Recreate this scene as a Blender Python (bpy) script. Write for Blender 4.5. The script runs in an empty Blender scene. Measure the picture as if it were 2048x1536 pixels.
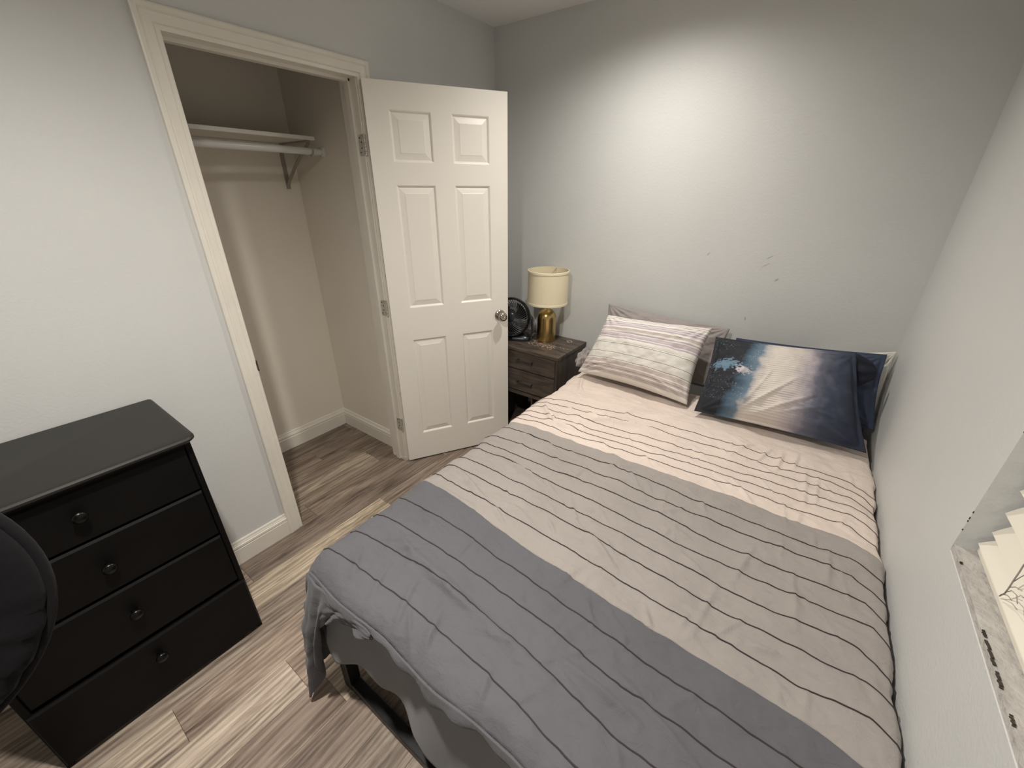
import bpy, bmesh, math, random
import numpy as np
from mathutils import Vector, Matrix, noise as mnoise

random.seed(4)
RNG = np.random.default_rng(7)
SC = bpy.context.scene
COL = SC.collection
PI = math.pi

# ------------------------------------------------------------------ camera
cam_d = bpy.data.cameras.new('camera')
cam = bpy.data.objects.new('camera', cam_d)
COL.objects.link(cam)
cam_d.sensor_fit = 'HORIZONTAL'
cam_d.sensor_width = 36.0
cam_d.lens = 815.117 / 2048 * 36.0
cam_d.clip_start = 0.02
rt = Vector((0.8079777642, 0.5892070084, 0.0026521230))
up = Vector((-0.2543235549, 0.3446858053, 0.9036101067))
fw = Vector((-0.5314992587, 0.7307713711, -0.4283476873))
cam.matrix_world = Matrix(((rt.x, up.x, -fw.x, 1.8580), (rt.y, up.y, -fw.y, -2.3701),
                           (rt.z, up.z, -fw.z, 1.5987), (0, 0, 0, 1)))
SC.camera = cam

# ------------------------------------------------------------------ world, exposure
SC.view_settings.view_transform = 'Standard'
SC.view_settings.look = 'None'
SC.view_settings.gamma = 1.0
SC.view_settings.use_curve_mapping = False
SC.view_settings.exposure = 0.0
world = bpy.data.worlds.new('night')
SC.world = world
world.use_nodes = True
world.node_tree.nodes['Background'].inputs[0].default_value = (0.05, 0.06, 0.08, 1)
world.node_tree.nodes['Background'].inputs[1].default_value = 0.3

# ------------------------------------------------------------------ room numbers (metres); d = distance from the bed-head wall, y = -d
H, W, DEEP = 2.452, 2.242, 3.7
D1, D2, ZO, CW = 0.996, 1.705, 2.050, 0.065        # closet opening and its casing width
CBX, CSD, CLD = -0.747, 0.937, 2.05                # closet back, right side, left side
WT = 0.12
WIN0, WIN1, WINZ0, WINZ1 = 1.301, 2.62, 0.926, 2.05

# recessed lights: x, d, watts
LIGHTS = [(1.08, 0.60, 76.0), (1.19, 2.24, 180.0)]
LIGHT_COL = (1.0, 0.94, 0.862)

# ------------------------------------------------------------------ helpers
WO = {}


def V(x, d, z):
    return (x, -d, z)


def empty(name, loc, label=None, cat=None, group=None, parent=None):
    o = bpy.data.objects.new(name, None)
    o.empty_display_size = 0.1
    COL.objects.link(o)
    loc = Vector(loc)
    o.location = loc
    WO[o.name] = loc.copy()
    if parent:
        o.parent = parent
        o.location = loc - WO[parent.name]
    tag(o, label, cat, group)
    return o


def tag(o, label=None, cat=None, group=None, kind=None):
    if label:
        o['label'] = label
    if cat:
        o['category'] = cat
    if group:
        o['group'] = group
    if kind:
        o['kind'] = kind
    return o


def mk(name, verts, faces, mat, parent=None, smooth=False, origin=None, uvs=None, bevel=0, seg=2, kind=None):
    """verts in world coordinates -> one mesh object"""
    verts = np.asarray(verts, float).reshape(-1, 3)
    if origin is None:
        mn, mx = verts.min(0), verts.max(0)
        origin = ((mn[0] + mx[0]) / 2, (mn[1] + mx[1]) / 2, mn[2])
    origin = Vector(origin)
    me = bpy.data.meshes.new(name)
    me.from_pydata([tuple(v) for v in (verts - np.array(origin))], [], [tuple(f) for f in faces])
    if uvs is not None:
        uvl = me.uv_layers.new(name='UVMap')
        vi = np.zeros(len(me.loops), dtype=np.int32)
        me.loops.foreach_get('vertex_index', vi)
        uvl.data.foreach_set('uv', np.asarray(uvs, np.float32)[vi].ravel())
    me.validate()
    if bevel:
        bm = bmesh.new()
        bm.from_mesh(me)
        bmesh.ops.recalc_face_normals(bm, faces=bm.faces)
        es = [e for e in bm.edges if len(e.link_faces) == 2 and e.calc_face_angle(0) > 0.6]
        bmesh.ops.bevel(bm, geom=es, offset=bevel, segments=seg, profile=0.5, affect='EDGES', clamp_overlap=True)
        bm.to_mesh(me)
        bm.free()
    if smooth is True:
        me.polygons.foreach_set('use_smooth', [True] * len(me.polygons))
    elif smooth:
        me.set_sharp_from_angle(angle=smooth)
        me.polygons.foreach_set('use_smooth', [True] * len(me.polygons))
    if mat:
        me.materials.append(mat)
    o = bpy.data.objects.new(name, me)
    COL.objects.link(o)
    WO[o.name] = origin.copy()
    if parent:
        o.parent = parent
        o.location = origin - WO[parent.name]
    else:
        o.location = origin
    if kind:
        o['kind'] = kind
    return o


class MB:
    """collects shapes (world coordinates) for one mesh"""

    def __init__(s):
        s.v, s.f = [], []

    def add(s, v, f):
        n = len(s.v)
        s.v += [tuple(q) for q in v]
        s.f += [tuple(i + n for i in g) for g in f]
        return s

    def box(s, x0, x1, d0, d1, z0, z1):
        x0, x1 = sorted((x0, x1)); d0, d1 = sorted((d0, d1)); z0, z1 = sorted((z0, z1))
        v = [V(x, d, z) for z in (z0, z1) for d in (d0, d1) for x in (x0, x1)]
        f = [(0, 1, 3, 2), (4, 6, 7, 5), (0, 4, 5, 1), (2, 3, 7, 6), (0, 2, 6, 4), (1, 5, 7, 3)]
        return s.add(v, f)

    def tube(s, pts, r, n=10, cap=True):
        pts = [Vector(q) for q in pts]
        rs = r if isinstance(r, (list, tuple)) else [r] * len(pts)
        v, f = [], []
        t0 = (pts[1] - pts[0]).normalized()
        a = t0.orthogonal().normalized()
        for i, q in enumerate(pts):
            t = (pts[min(i + 1, len(pts) - 1)] - pts[max(i - 1, 0)]).normalized()
            a = (a - t * a.dot(t)).normalized()
            b = t.cross(a)
            for k in range(n):
                an = 2 * PI * k / n
                v.append(tuple(q + (a * math.cos(an) + b * math.sin(an)) * rs[i]))
        for i in range(len(pts) - 1):
            for k in range(n):
                k2 = (k + 1) % n
                f.append((i * n + k, i * n + k2, (i + 1) * n + k2, (i + 1) * n + k))
        if cap:
            f.append(tuple(range(n - 1, -1, -1)))
            f.append(tuple((len(pts) - 1) * n + k for k in range(n)))
        return s.add(v, f)

    def lathe(s, prof, c, ax=(0, 0, 1), n=40):
        """prof: (radius, height) pairs along axis ax from centre c"""
        c, ax = Vector(c), Vector(ax).normalized()
        a = ax.orthogonal().normalized()
        b = ax.cross(a)
        v, f = [], []
        for r, h in prof:
            for k in range(n):
                an = 2 * PI * k / n
                v.append(tuple(c + ax * h + (a * math.cos(an) + b * math.sin(an)) * max(r, 1e-5)))
        for i in range(len(prof) - 1):
            for k in range(n):
                k2 = (k + 1) % n
                f.append((i * n + k, i * n + k2, (i + 1) * n + k2, (i + 1) * n + k))
        return s.add(v, f)

    def obj(s, name, mat, parent=None, **k):
        return mk(name, s.v, s.f, mat, parent, **k)


def box(name, x0, x1, d0, d1, z0, z1, mat, parent=None, **k):
    return MB().box(x0, x1, d0, d1, z0, z1).obj(name, mat, parent, **k)


def grid_faces(nu, nv):
    f = []
    for i in range(nu - 1):
        for j in range(nv - 1):
            a = i * nv + j
            f.append((a, a + nv, a + nv + 1, a + 1))
    return f


def fbm(X, Y, Z=0.0, octv=4, seed=0.0):
    X = np.asarray(X, float); Y = np.broadcast_to(np.asarray(Y, float), X.shape)
    out = np.empty(X.size)
    xf, yf = X.ravel(), Y.ravel()
    for i in range(X.size):
        out[i] = mnoise.fractal(Vector((xf[i] + seed, yf[i] - seed, Z)), 1.0, 2.0, octv)
    return out.reshape(X.shape)


# ------------------------------------------------------------------ materials
def mat(name):
    m = bpy.data.materials.new(name)
    m.use_nodes = True
    nt = m.node_tree
    return m, nt, nt.nodes['Principled BSDF']


def N(nt, typ, **kw):
    n = nt.nodes.new(typ)
    for k, v in kw.items():
        if k in n.inputs:
            n.inputs[k].default_value = v
        else:
            setattr(n, k, v)
    return n


def L(nt, a, b):
    nt.links.new(a, b)


def ramp(nt, fac, stops):
    r = nt.nodes.new('ShaderNodeValToRGB')
    el = r.color_ramp.elements
    while len(el) < len(stops):
        el.new(0.5)
    for e, (p, c) in zip(el, stops):
        e.position = p
        e.color = (*c, 1) if len(c) == 3 else c
    L(nt, fac, r.inputs[0])
    return r


def simple(name, col, rough=0.5, metal=0.0, bump=None, spec=None, coat=0.0, var=0.0, vscale=6.0, sheen=0.0):
    m, nt, b = mat(name)
    b.inputs['Base Color'].default_value = (*col, 1)
    b.inputs['Roughness'].default_value = rough
    b.inputs['Metallic'].default_value = metal
    if spec is not None:
        b.inputs['Specular IOR Level'].default_value = spec
    b.inputs['Coat Weight'].default_value = coat
    b.inputs['Sheen Weight'].default_value = sheen
    tc = N(nt, 'ShaderNodeTexCoord')
    if var:
        n1 = N(nt, 'ShaderNodeTexNoise', Scale=vscale, Detail=4.0)
        L(nt, tc.outputs['Object'], n1.inputs['Vector'])
        r = ramp(nt, n1.outputs[0], [(0.3, tuple(c * (1 - var) for c in col)), (0.7, tuple(min(1, c * (1 + var)) for c in col))])
        L(nt, r.outputs[0], b.inputs['Base Color'])
    if bump:
        sc, st, dist = bump
        n2 = N(nt, 'ShaderNodeTexNoise', Scale=sc, Detail=3.0)
        L(nt, tc.outputs['Object'], n2.inputs['Vector'])
        bp = N(nt, 'ShaderNodeBump', Strength=st, Distance=dist)
        L(nt, n2.outputs[0], bp.inputs['Height'])
        L(nt, bp.outputs[0], b.inputs['Normal'])
    return m


M = {}
M['wall'] = simple('wall_paint', (0.648, 0.658, 0.650), 0.55, bump=(130, 0.22, 0.003), var=0.02, vscale=3)
M['closet'] = simple('closet_paint', (0.80, 0.75, 0.665), 0.55, bump=(130, 0.2, 0.003), var=0.02, vscale=3)
M['ceiling'] = simple('ceiling_paint', (0.88, 0.87, 0.85), 0.7, bump=(100, 0.2, 0.003))
M['trim'] = simple('trim_paint', (0.78, 0.745, 0.67), 0.33, bump=(35, 0.05, 0.002), var=0.03, vscale=9)
M['door'] = simple('door_paint', (0.83, 0.80, 0.735), 0.38, bump=(60, 0.04, 0.002), var=0.012, vscale=4)
M['shelf'] = simple('shelf_paint', (0.74, 0.72, 0.66), 0.35)
M['bracket'] = simple('grey_metal', (0.36, 0.33, 0.29), 0.4, metal=0.3)
M['rod'] = simple('white_enamel', (0.72, 0.72, 0.70), 0.22)
M['black'] = simple('black_lacquer', (0.003, 0.0026, 0.0026), 0.55, spec=0.2, bump=(40, 0.05, 0.002), var=0.2, vscale=12)
M['knob'] = simple('black_glossy_knob', (0.003, 0.003, 0.003), 0.3, spec=0.3)
M['blackmetal'] = simple('black_metal', (0.012, 0.012, 0.013), 0.42, metal=0.0)
M['nickel'] = simple('satin_nickel', (0.42, 0.39, 0.35), 0.2, metal=1.0)
M['brass'] = simple('brushed_brass', (0.55, 0.40, 0.17), 0.24, metal=1.0)
M['plastic'] = simple('black_plastic', (0.014, 0.014, 0.015), 0.32)
M['grille'] = simple('dark_grille_plastic', (0.035, 0.036, 0.038), 0.35)
M['slate_plastic'] = simple('dark_blue_plastic', (0.012, 0.016, 0.022), 0.3)
M['mattress'] = simple('mattress_ticking', (0.6, 0.58, 0.55), 0.9)
M['sheet'] = simple('grey_sheet', (0.19, 0.19, 0.198), 0.85, bump=(45, 0.12, 0.004), var=0.04, sheen=0.1)
M['greycase'] = simple('taupe_pillowcase', (0.30, 0.27, 0.26), 0.85, bump=(30, 0.15, 0.004), var=0.05, sheen=0.1)
M['navycase'] = simple('navy_pillowcase', (0.035, 0.050, 0.095), 0.8, bump=(30, 0.2, 0.004), var=0.25, vscale=9, sheen=0.1)
M['darknavy'] = simple('dark_navy_cotton', (0.009, 0.012, 0.024), 0.8, bump=(30, 0.2, 0.004))
M['whitecase'] = simple('white_pillowcase', (0.68, 0.66, 0.61), 0.85, bump=(30, 0.15, 0.004))
M['chair'] = simple('black_upholstery', (0.004, 0.0035, 0.005), 0.8, bump=(60, 0.3, 0.004), sheen=0.04, spec=0.2)
M['slat'] = simple('cream_blind_slat', (0.80, 0.76, 0.66), 0.38, bump=(70, 0.04, 0.002))
M['cord'] = simple('blind_cord', (0.34, 0.31, 0.28), 0.8)
M['sill'] = simple('sill_plaster', (0.50, 0.48, 0.45), 0.7, bump=(60, 0.9, 0.006), var=0.09, vscale=30)
M['crack'] = simple('dark_crack', (0.06, 0.05, 0.04), 0.9)
M['scuff'] = simple('scuff_mark', (0.44, 0.44, 0.43), 0.7)
M['thread'] = simple('pleat_thread', (0.035, 0.027, 0.028), 0.85)
M['thread2'] = simple('pleat_thread_cream', (0.12, 0.09, 0.085), 0.85)
M['shade_trim'] = simple('shade_trim', (0.84, 0.77, 0.58), 0.8)
M['wear'] = simple('bare_wood_wear', (0.62, 0.47, 0.37), 0.8)
M['paper'] = simple('rating_sticker', (0.45, 0.45, 0.44), 0.5)
M['bulb'] = simple('frosted_bulb', (0.8, 0.8, 0.78), 0.3)
m, nt, b = mat('window_glass')
b.inputs['Base Color'].default_value = (0.9, 0.93, 0.95, 1)
b.inputs['Roughness'].default_value = 0.02
b.inputs['Transmission Weight'].default_value = 1.0
M['glass'] = m
m, nt, b = mat('downlight_lens')
b.inputs['Emission Color'].default_value = (*LIGHT_COL, 1)
b.inputs['Emission Strength'].default_value = 9.0
M['lens'] = m


def fabric(name, col, weave=900.0, var=0.05):
    m, nt, b = mat(name)
    tc = N(nt, 'ShaderNodeTexCoord')
    n1 = N(nt, 'ShaderNodeTexNoise', Scale=5.0, Detail=5.0)
    L(nt, tc.outputs['Object'], n1.inputs['Vector'])
    r = ramp(nt, n1.outputs[0], [(0.3, tuple(c * (1 - var) for c in col)), (0.7, tuple(c * (1 + var) for c in col))])
    L(nt, r.outputs[0], b.inputs['Base Color'])
    b.inputs['Roughness'].default_value = 0.8
    b.inputs['Sheen Weight'].default_value = 0.12
    b.inputs['Specular IOR Level'].default_value = 0.3
    mp = N(nt, 'ShaderNodeMapping')
    mp.inputs['Scale'].default_value = (1.0, 1.6, 1.0)
    L(nt, tc.outputs['Object'], mp.inputs[0])
    n2 = N(nt, 'ShaderNodeTexNoise', Scale=26.0, Detail=6.0, Roughness=0.6, Distortion=0.6)
    L(nt, mp.outputs[0], n2.inputs['Vector'])
    n3 = N(nt, 'ShaderNodeTexNoise', Scale=420.0, Detail=1.0)
    L(nt, tc.outputs['Object'], n3.inputs['Vector'])
    bp = N(nt, 'ShaderNodeBump', Strength=0.55, Distance=0.008)
    L(nt, n2.outputs[0], bp.inputs['Height'])
    bp2 = N(nt, 'ShaderNodeBump', Strength=0.12, Distance=0.001)
    L(nt, n3.outputs[0], bp2.inputs['Height'])
    L(nt, bp.outputs[0], bp2.inputs['Normal'])
    L(nt, bp2.outputs[0], b.inputs['Normal'])
    return m


M['cream'] = fabric('cream_cotton', (0.66, 0.57, 0.51))
M['taupe'] = fabric('taupe_cotton', (0.315, 0.288, 0.270))
M['slate'] = fabric('slate_cotton', (0.108, 0.108, 0.120), var=0.04)

# lampshade: linen drum, lets a little light through
m, nt, b = mat('linen_shade')
b.inputs['Base Color'].default_value = (0.80, 0.72, 0.52, 1)
b.inputs['Roughness'].default_value = 0.85
tc = N(nt, 'ShaderNodeTexCoord')
wv = N(nt, 'ShaderNodeTexNoise', Scale=260.0, Detail=2.0)
L(nt, tc.outputs['Object'], wv.inputs['Vector'])
bp = N(nt, 'ShaderNodeBump', Strength=0.15, Distance=0.001)
L(nt, wv.outputs[0], bp.inputs['Height'])
L(nt, bp.outputs[0], b.inputs['Normal'])
M['shade'] = m


def wood(name, dark, mid, light, along='y', grain=1.0, use_objcol=False, rough=0.5, fine=1.0):
    m, nt, b = mat(name)
    tc = N(nt, 'ShaderNodeTexCoord')
    oi = N(nt, 'ShaderNodeObjectInfo')
    add = N(nt, 'ShaderNodeVectorMath', operation='ADD')
    sc = N(nt, 'ShaderNodeVectorMath', operation='SCALE')
    comb = N(nt, 'ShaderNodeCombineXYZ')
    L(nt, oi.outputs['Random'], comb.inputs[0])
    L(nt, oi.outputs['Random'], comb.inputs[1])
    comb.inputs[2].default_value = 0.0
    L(nt, comb.outputs[0], sc.inputs[0])
    sc.inputs['Scale'].default_value = 37.0
    L(nt, tc.outputs['Object'], add.inputs[0])
    L(nt, sc.outputs[0], add.inputs[1])
    s = {'y': (9, 1.1, 9), 'x': (1.1, 9, 9), 'z': (9, 9, 1.1)}[along]
    mp = N(nt, 'ShaderNodeMapping')
    mp.inputs['Scale'].default_value = tuple(q * grain for q in s)
    L(nt, add.outputs[0], mp.inputs[0])
    broad = N(nt, 'ShaderNodeTexNoise', Scale=1.5, Detail=6.0, Roughness=0.66, Distortion=1.6)
    L(nt, mp.outputs[0], broad.inputs['Vector'])
    s2 = {'y': (115, 5.0, 115), 'x': (5.0, 115, 115), 'z': (115, 115, 5.0)}[along]
    mp2 = N(nt, 'ShaderNodeMapping')
    mp2.inputs['Scale'].default_value = tuple(q * grain for q in s2)
    L(nt, add.outputs[0], mp2.inputs[0])
    finen = N(nt, 'ShaderNodeTexNoise', Scale=1.0, Detail=5.0, Roughness=0.72, Distortion=1.4)
    L(nt, mp2.outputs[0], finen.inputs['Vector'])
    # cathedral rings
    s3 = {'y': (7, 0.5, 7), 'x': (0.5, 7, 7), 'z': (7, 7, 0.5)}[along]
    mp3 = N(nt, 'ShaderNodeMapping')
    mp3.inputs['Scale'].default_value = tuple(q * grain for q in s3)
    L(nt, add.outputs[0], mp3.inputs[0])
    rings = N(nt, 'ShaderNodeTexWave', Scale=2.2, Distortion=9.0, Detail=3.0)
    rings.inputs['Detail Scale'].default_value = 1.2
    L(nt, mp3.outputs[0], rings.inputs['Vector'])
    ma = N(nt, 'ShaderNodeMath', operation='MULTIPLY_ADD')
    L(nt, finen.outputs[0], ma.inputs[0]); ma.inputs[1].default_value = 0.42 * fine
    L(nt, broad.outputs[0], ma.inputs[2])
    mb = N(nt, 'ShaderNodeMath', operation='MULTIPLY_ADD')
    L(nt, rings.outputs['Fac'], mb.inputs[0]); mb.inputs[1].default_value = 0.12
    L(nt, ma.outputs[0], mb.inputs[2])
    r = ramp(nt, mb.outputs[0], [(0.52, dark), (0.74, mid), (0.98, light)])
    out = r.outputs[0]
    if use_objcol:
        mx = N(nt, 'ShaderNodeMix', data_type='RGBA', blend_type='MULTIPLY')
        mx.inputs[0].default_value = 1.0
        L(nt, out, mx.inputs[6])
        L(nt, oi.outputs['Color'], mx.inputs[7])
        out = mx.outputs[2]
    L(nt, out, b.inputs['Base Color'])
    b.inputs['Roughness'].default_value = rough
    bp = N(nt, 'ShaderNodeBump', Strength=0.35, Distance=0.0012)
    L(nt, ma.outputs[0], bp.inputs['Height'])
    L(nt, bp.outputs[0], b.inputs['Normal'])
    return m


M['plank'] = wood('weathered_plank', (0.082, 0.065, 0.055), (0.262, 0.226, 0.196), (0.49, 0.445, 0.395), 'y', use_objcol=True, rough=0.5)
M['nswood_x'] = wood('grey_brown_veneer', (0.040, 0.031, 0.025), (0.085, 0.066, 0.053), (0.13, 0.105, 0.085), 'x', grain=1.6, rough=0.45, fine=0.6)
M['nswood_z'] = wood('grey_brown_veneer_upright', (0.040, 0.031, 0.025), (0.080, 0.062, 0.050), (0.12, 0.097, 0.080), 'z', grain=1.6, rough=0.45, fine=0.6)


# striped pillowcase: u across, v up
def striped():
    m, nt, b = mat('striped_cotton')
    tc = N(nt, 'ShaderNodeTexCoord')
    sp = N(nt, 'ShaderNodeSeparateXYZ')
    L(nt, tc.outputs['UV'], sp.inputs[0])
    wh, la, gr, gn, tp = (0.72, 0.68, 0.63), (0.42, 0.37, 0.42), (0.20, 0.17, 0.17), (0.62, 0.60, 0.55), (0.47, 0.40, 0.38)
    S = [(0.0, wh), (0.05, tp), (0.075, gr), (0.082, tp), (0.105, wh), (0.115, tp), (0.135, gr), (0.142, tp),
         (0.175, wh), (0.185, tp), (0.215, tp), (0.24, wh), (0.252, gr), (0.258, gn), (0.34, wh), (0.35, gr), (0.357, gn),
         (0.50, gr), (0.507, wh), (0.52, gr), (0.527, gn), (0.555, wh), (0.585, la), (0.605, wh), (0.615, la), (0.64, tp),
         (0.66, la), (0.675, wh), (0.685, la), (0.705, wh), (0.73, tp)]
    S2 = [(0.0, tp), (0.12, gr), (0.14, wh), (0.25, la), (0.35, wh), (0.38, la), (0.46, wh), (0.5, la), (0.58, wh),
          (0.70, gr), (0.72, wh), (0.8, la), (0.84, wh), (0.92, la), (0.95, wh)]

    def con(fac, stops):
        r = ramp(nt, fac, stops)
        r.color_ramp.interpolation = 'CONSTANT'
        return r
    r1 = con(sp.outputs[1], S)
    mr = N(nt, 'ShaderNodeMapRange')
    mr.inputs[1].default_value = 0.73; mr.inputs[2].default_value = 1.0
    L(nt, sp.outputs[1], mr.inputs[0])
    r2 = con(mr.outputs[0], S2)
    gt = N(nt, 'ShaderNodeMath', operation='GREATER_THAN')
    L(nt, sp.outputs[1], gt.inputs[0]); gt.inputs[1].default_value = 0.73
    mx = N(nt, 'ShaderNodeMix', data_type='RGBA')
    L(nt, gt.outputs[0], mx.inputs[0]); L(nt, r1.outputs[0], mx.inputs[6]); L(nt, r2.outputs[0], mx.inputs[7])
    # soften into the ground so it reads as woven
    m2 = N(nt, 'ShaderNodeMix', data_type='RGBA')
    m2.inputs[0].default_value = 0.08
    L(nt, mx.outputs[2], m2.inputs[6]); m2.inputs[7].default_value = (*wh, 1)
    L(nt, m2.outputs[2], b.inputs['Base Color'])
    b.inputs['Roughness'].default_value = 0.85
    n2 = N(nt, 'ShaderNodeTexNoise', Scale=26.0, Detail=5.0, Distortion=0.6)
    L(nt, tc.outputs['Object'], n2.inputs['Vector'])
    bp = N(nt, 'ShaderNodeBump', Strength=0.2, Distance=0.004)
    L(nt, n2.outputs[0], bp.inputs['Height'])
    L(nt, bp.outputs[0], b.inputs['Normal'])
    return m


M['striped'] = striped()


# ocean print pillowcase
def ocean():
    m, nt, b = mat('ocean_print_cotton')
    tc = N(nt, 'ShaderNodeTexCoord')
    sp = N(nt, 'ShaderNodeSeparateXYZ')
    L(nt, tc.outputs['UV'], sp.inputs[0])
    n = N(nt, 'ShaderNodeTexNoise', Scale=4.5, Detail=7.0, Roughness=0.62)
    L(nt, tc.outputs['UV'], n.inputs['Vector'])
    # t = u - 0.16*v  + noise
    a = N(nt, 'ShaderNodeMath', operation='MULTIPLY_ADD')
    L(nt, sp.outputs[1], a.inputs[0]); a.inputs[1].default_value = -0.17
    L(nt, sp.outputs[0], a.inputs[2])
    c = N(nt, 'ShaderNodeMath', operation='MULTIPLY_ADD')
    L(nt, n.outputs[0], c.inputs[0]); c.inputs[1].default_value = 0.20
    L(nt, a.outputs[0], c.inputs[2])
    d = N(nt, 'ShaderNodeMath', operation='SUBTRACT')
    L(nt, c.outputs[0], d.inputs[0]); d.inputs[1].default_value = 0.085
    r = ramp(nt, d.outputs[0], [(0.0, (0.010, 0.012, 0.018)), (0.13, (0.012, 0.015, 0.024)), (0.18, (0.055, 0.10, 0.15)), (0.25, (0.13, 0.19, 0.25)),
                                (0.285, (0.50, 0.47, 0.46)), (0.33, (0.66, 0.61, 0.55)), (0.48, (0.64, 0.58, 0.54)), (0.58, (0.42, 0.38, 0.41)),
                                (0.66, (0.13, 0.135, 0.18)), (0.76, (0.045, 0.056, 0.092)), (0.92, (0.014, 0.020, 0.040))])
    # foam specks
    fo = N(nt, 'ShaderNodeTexNoise', Scale=70.0, Detail=4.0, Roughness=0.7)
    L(nt, tc.outputs['UV'], fo.inputs['Vector'])
    fr = ramp(nt, fo.outputs[0], [(0.60, (0, 0, 0)), (0.64, (1, 1, 1))])
    fm = N(nt, 'ShaderNodeTexNoise', Scale=3.2, Detail=3.0)
    L(nt, tc.outputs['UV'], fm.inputs['Vector'])
    fmr = ramp(nt, fm.outputs[0], [(0.44, (0, 0, 0)), (0.58, (1, 1, 1))])
    lt = ramp(nt, d.outputs[0], [(0.02, (0.7, 0.7, 0.7)), (0.10, (0.6, 0.6, 0.6)), (0.22, (1, 1, 1)), (0.31, (0, 0, 0))])
    m1 = N(nt, 'ShaderNodeMath', operation='MULTIPLY')
    L(nt, fr.outputs[0], m1.inputs[0]); L(nt, fmr.outputs[0], m1.inputs[1])
    m2 = N(nt, 'ShaderNodeMath', operation='MULTIPLY')
    L(nt, m1.outputs[0], m2.inputs[0]); L(nt, lt.outputs[0], m2.inputs[1])
    mx = N(nt, 'ShaderNodeMix', data_type='RGBA')
    L(nt, m2.outputs[0], mx.inputs[0]); L(nt, r.outputs[0], mx.inputs[6]); mx.inputs[7].default_value = (0.42, 0.50, 0.55, 1)
    # two foam patches on the dark side
    prev = mx.outputs[2]
    for (cu, cv, ru, rv, col) in ((0.12, 0.60, 0.17, 0.12, (0.13, 0.22, 0.30)), (0.245, 0.53, 0.10, 0.085, (0.50, 0.47, 0.50))):
        vs = N(nt, 'ShaderNodeVectorMath', operation='SUBTRACT')
        L(nt, tc.outputs['UV'], vs.inputs[0]); vs.inputs[1].default_value = (cu, cv, 0)
        vd = N(nt, 'ShaderNodeVectorMath', operation='DIVIDE')
        L(nt, vs.outputs[0], vd.inputs[0]); vd.inputs[1].default_value = (ru, rv, 1)
        ln = N(nt, 'ShaderNodeVectorMath', operation='LENGTH')
        L(nt, vd.outputs[0], ln.inputs[0])
        na = N(nt, 'ShaderNodeTexNoise', Scale=28.0, Detail=6.0, Roughness=0.75)
        L(nt, tc.outputs['UV'], na.inputs['Vector'])
        ad = N(nt, 'ShaderNodeMath', operation='MULTIPLY_ADD')
        L(nt, na.outputs[0], ad.inputs[0]); ad.inputs[1].default_value = 3.0
        L(nt, ln.outputs['Value'], ad.inputs[2])
        rr = ramp(nt, ad.outputs[0], [(0.0, (1, 1, 1)), (1.0, (0, 0, 0))])
        mr = N(nt, 'ShaderNodeMapRange')
        mr.inputs[1].default_value = 1.90; mr.inputs[2].default_value = 2.05
        mr.inputs[3].default_value = 1.0; mr.inputs[4].default_value = 0.0
        L(nt, ad.outputs[0], mr.inputs[0])
        mm = N(nt, 'ShaderNodeMix', data_type='RGBA')
        L(nt, mr.outputs[0], mm.inputs[0]); L(nt, prev, mm.inputs[6]); mm.inputs[7].default_value = (*col, 1)
        prev = mm.outputs[2]
    L(nt, prev, b.inputs['Base Color'])
    b.inputs['Roughness'].default_value = 0.8
    # rib weave showing in the pale part
    w = N(nt, 'ShaderNodeTexWave', Scale=13.0, Distortion=0.3)
    w.bands_direction = 'Y'
    L(nt, tc.outputs['UV'], w.inputs['Vector'])
    rm = ramp(nt, d.outputs[0], [(0.26, (0, 0, 0)), (0.33, (1, 1, 1)), (0.52, (1, 1, 1)), (0.64, (0, 0, 0))])
    wm = N(nt, 'ShaderNodeMath', operation='MULTIPLY')
    L(nt, w.outputs['Fac'], wm.inputs[0]); L(nt, rm.outputs[0], wm.inputs[1])
    bp = N(nt, 'ShaderNodeBump', Strength=0.5, Distance=0.003)
    L(nt, wm.outputs[0], bp.inputs['Height'])
    L(nt, bp.outputs[0], b.inputs['Normal'])
    return m


M['ocean'] = ocean()

# ================================================================== STRUCTURE
def struct(o):
    o['kind'] = 'structure'
    return o


# walls
wl = MB()
wl.box(-WT, 0, -0.1, D1 - 0.012, 0, H)
wl.box(-WT, 0, D2 + 0.012, DEEP + 0.1, 0, H)
wl.box(-WT, 0, D1 - 0.012, D2 + 0.012, ZO + 0.012, H)
wall_left = struct(wl.obj('wall_left', M['wall']))
wall_back = struct(box('wall_back', -0.0, W, -0.1, 0, 0, H, M['wall']))
wr = MB()
wr.box(W, W + WT, -0.1, WIN0, 0, H)
wr.box(W, W + WT, WIN1, DEEP + 0.1, 0, H)
wr.box(W, W + WT, WIN0, WIN1, 0, WINZ0 - 0.02)
wr.box(W, W + WT, WIN0, WIN1, WINZ1, H)
wall_right = struct(wr.obj('wall_right', M['wall']))
wall_front = struct(box('wall_front', 0, W, DEEP, DEEP + 0.1, 0, H, M['wall']))
struct(box('wall_closet_back', CBX - 0.1, CBX, CSD - 0.1, CLD + 0.1, 0, H, M['closet']))
struct(box('wall_closet_right', CBX, -WT, CSD - 0.1, CSD, 0, H, M['closet']))
struct(box('wall_closet_left', CBX, -WT, CLD, CLD + 0.1, 0, H, M['closet']))
# closet-side skin of the room wall (painted like the closet)
sk = MB()
sk.box(-WT - 0.006, -WT - 0.0005, CSD, D1 - 0.02, 0, H)
sk.box(-WT - 0.006, -WT - 0.0005, D2 + 0.02, CLD, 0, H)
sk.box(-WT - 0.006, -WT - 0.0005, D1 - 0.02, D2 + 0.02, ZO + 0.02, H)
struct(sk.obj('wall_closet_front', M['closet']))
ceil = MB()
ceil.box(CBX - 0.1, W + WT, -0.1, DEEP + 0.1, H, H + 0.1)
ceiling = struct(ceil.obj('ceiling', M['ceiling']))

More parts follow.
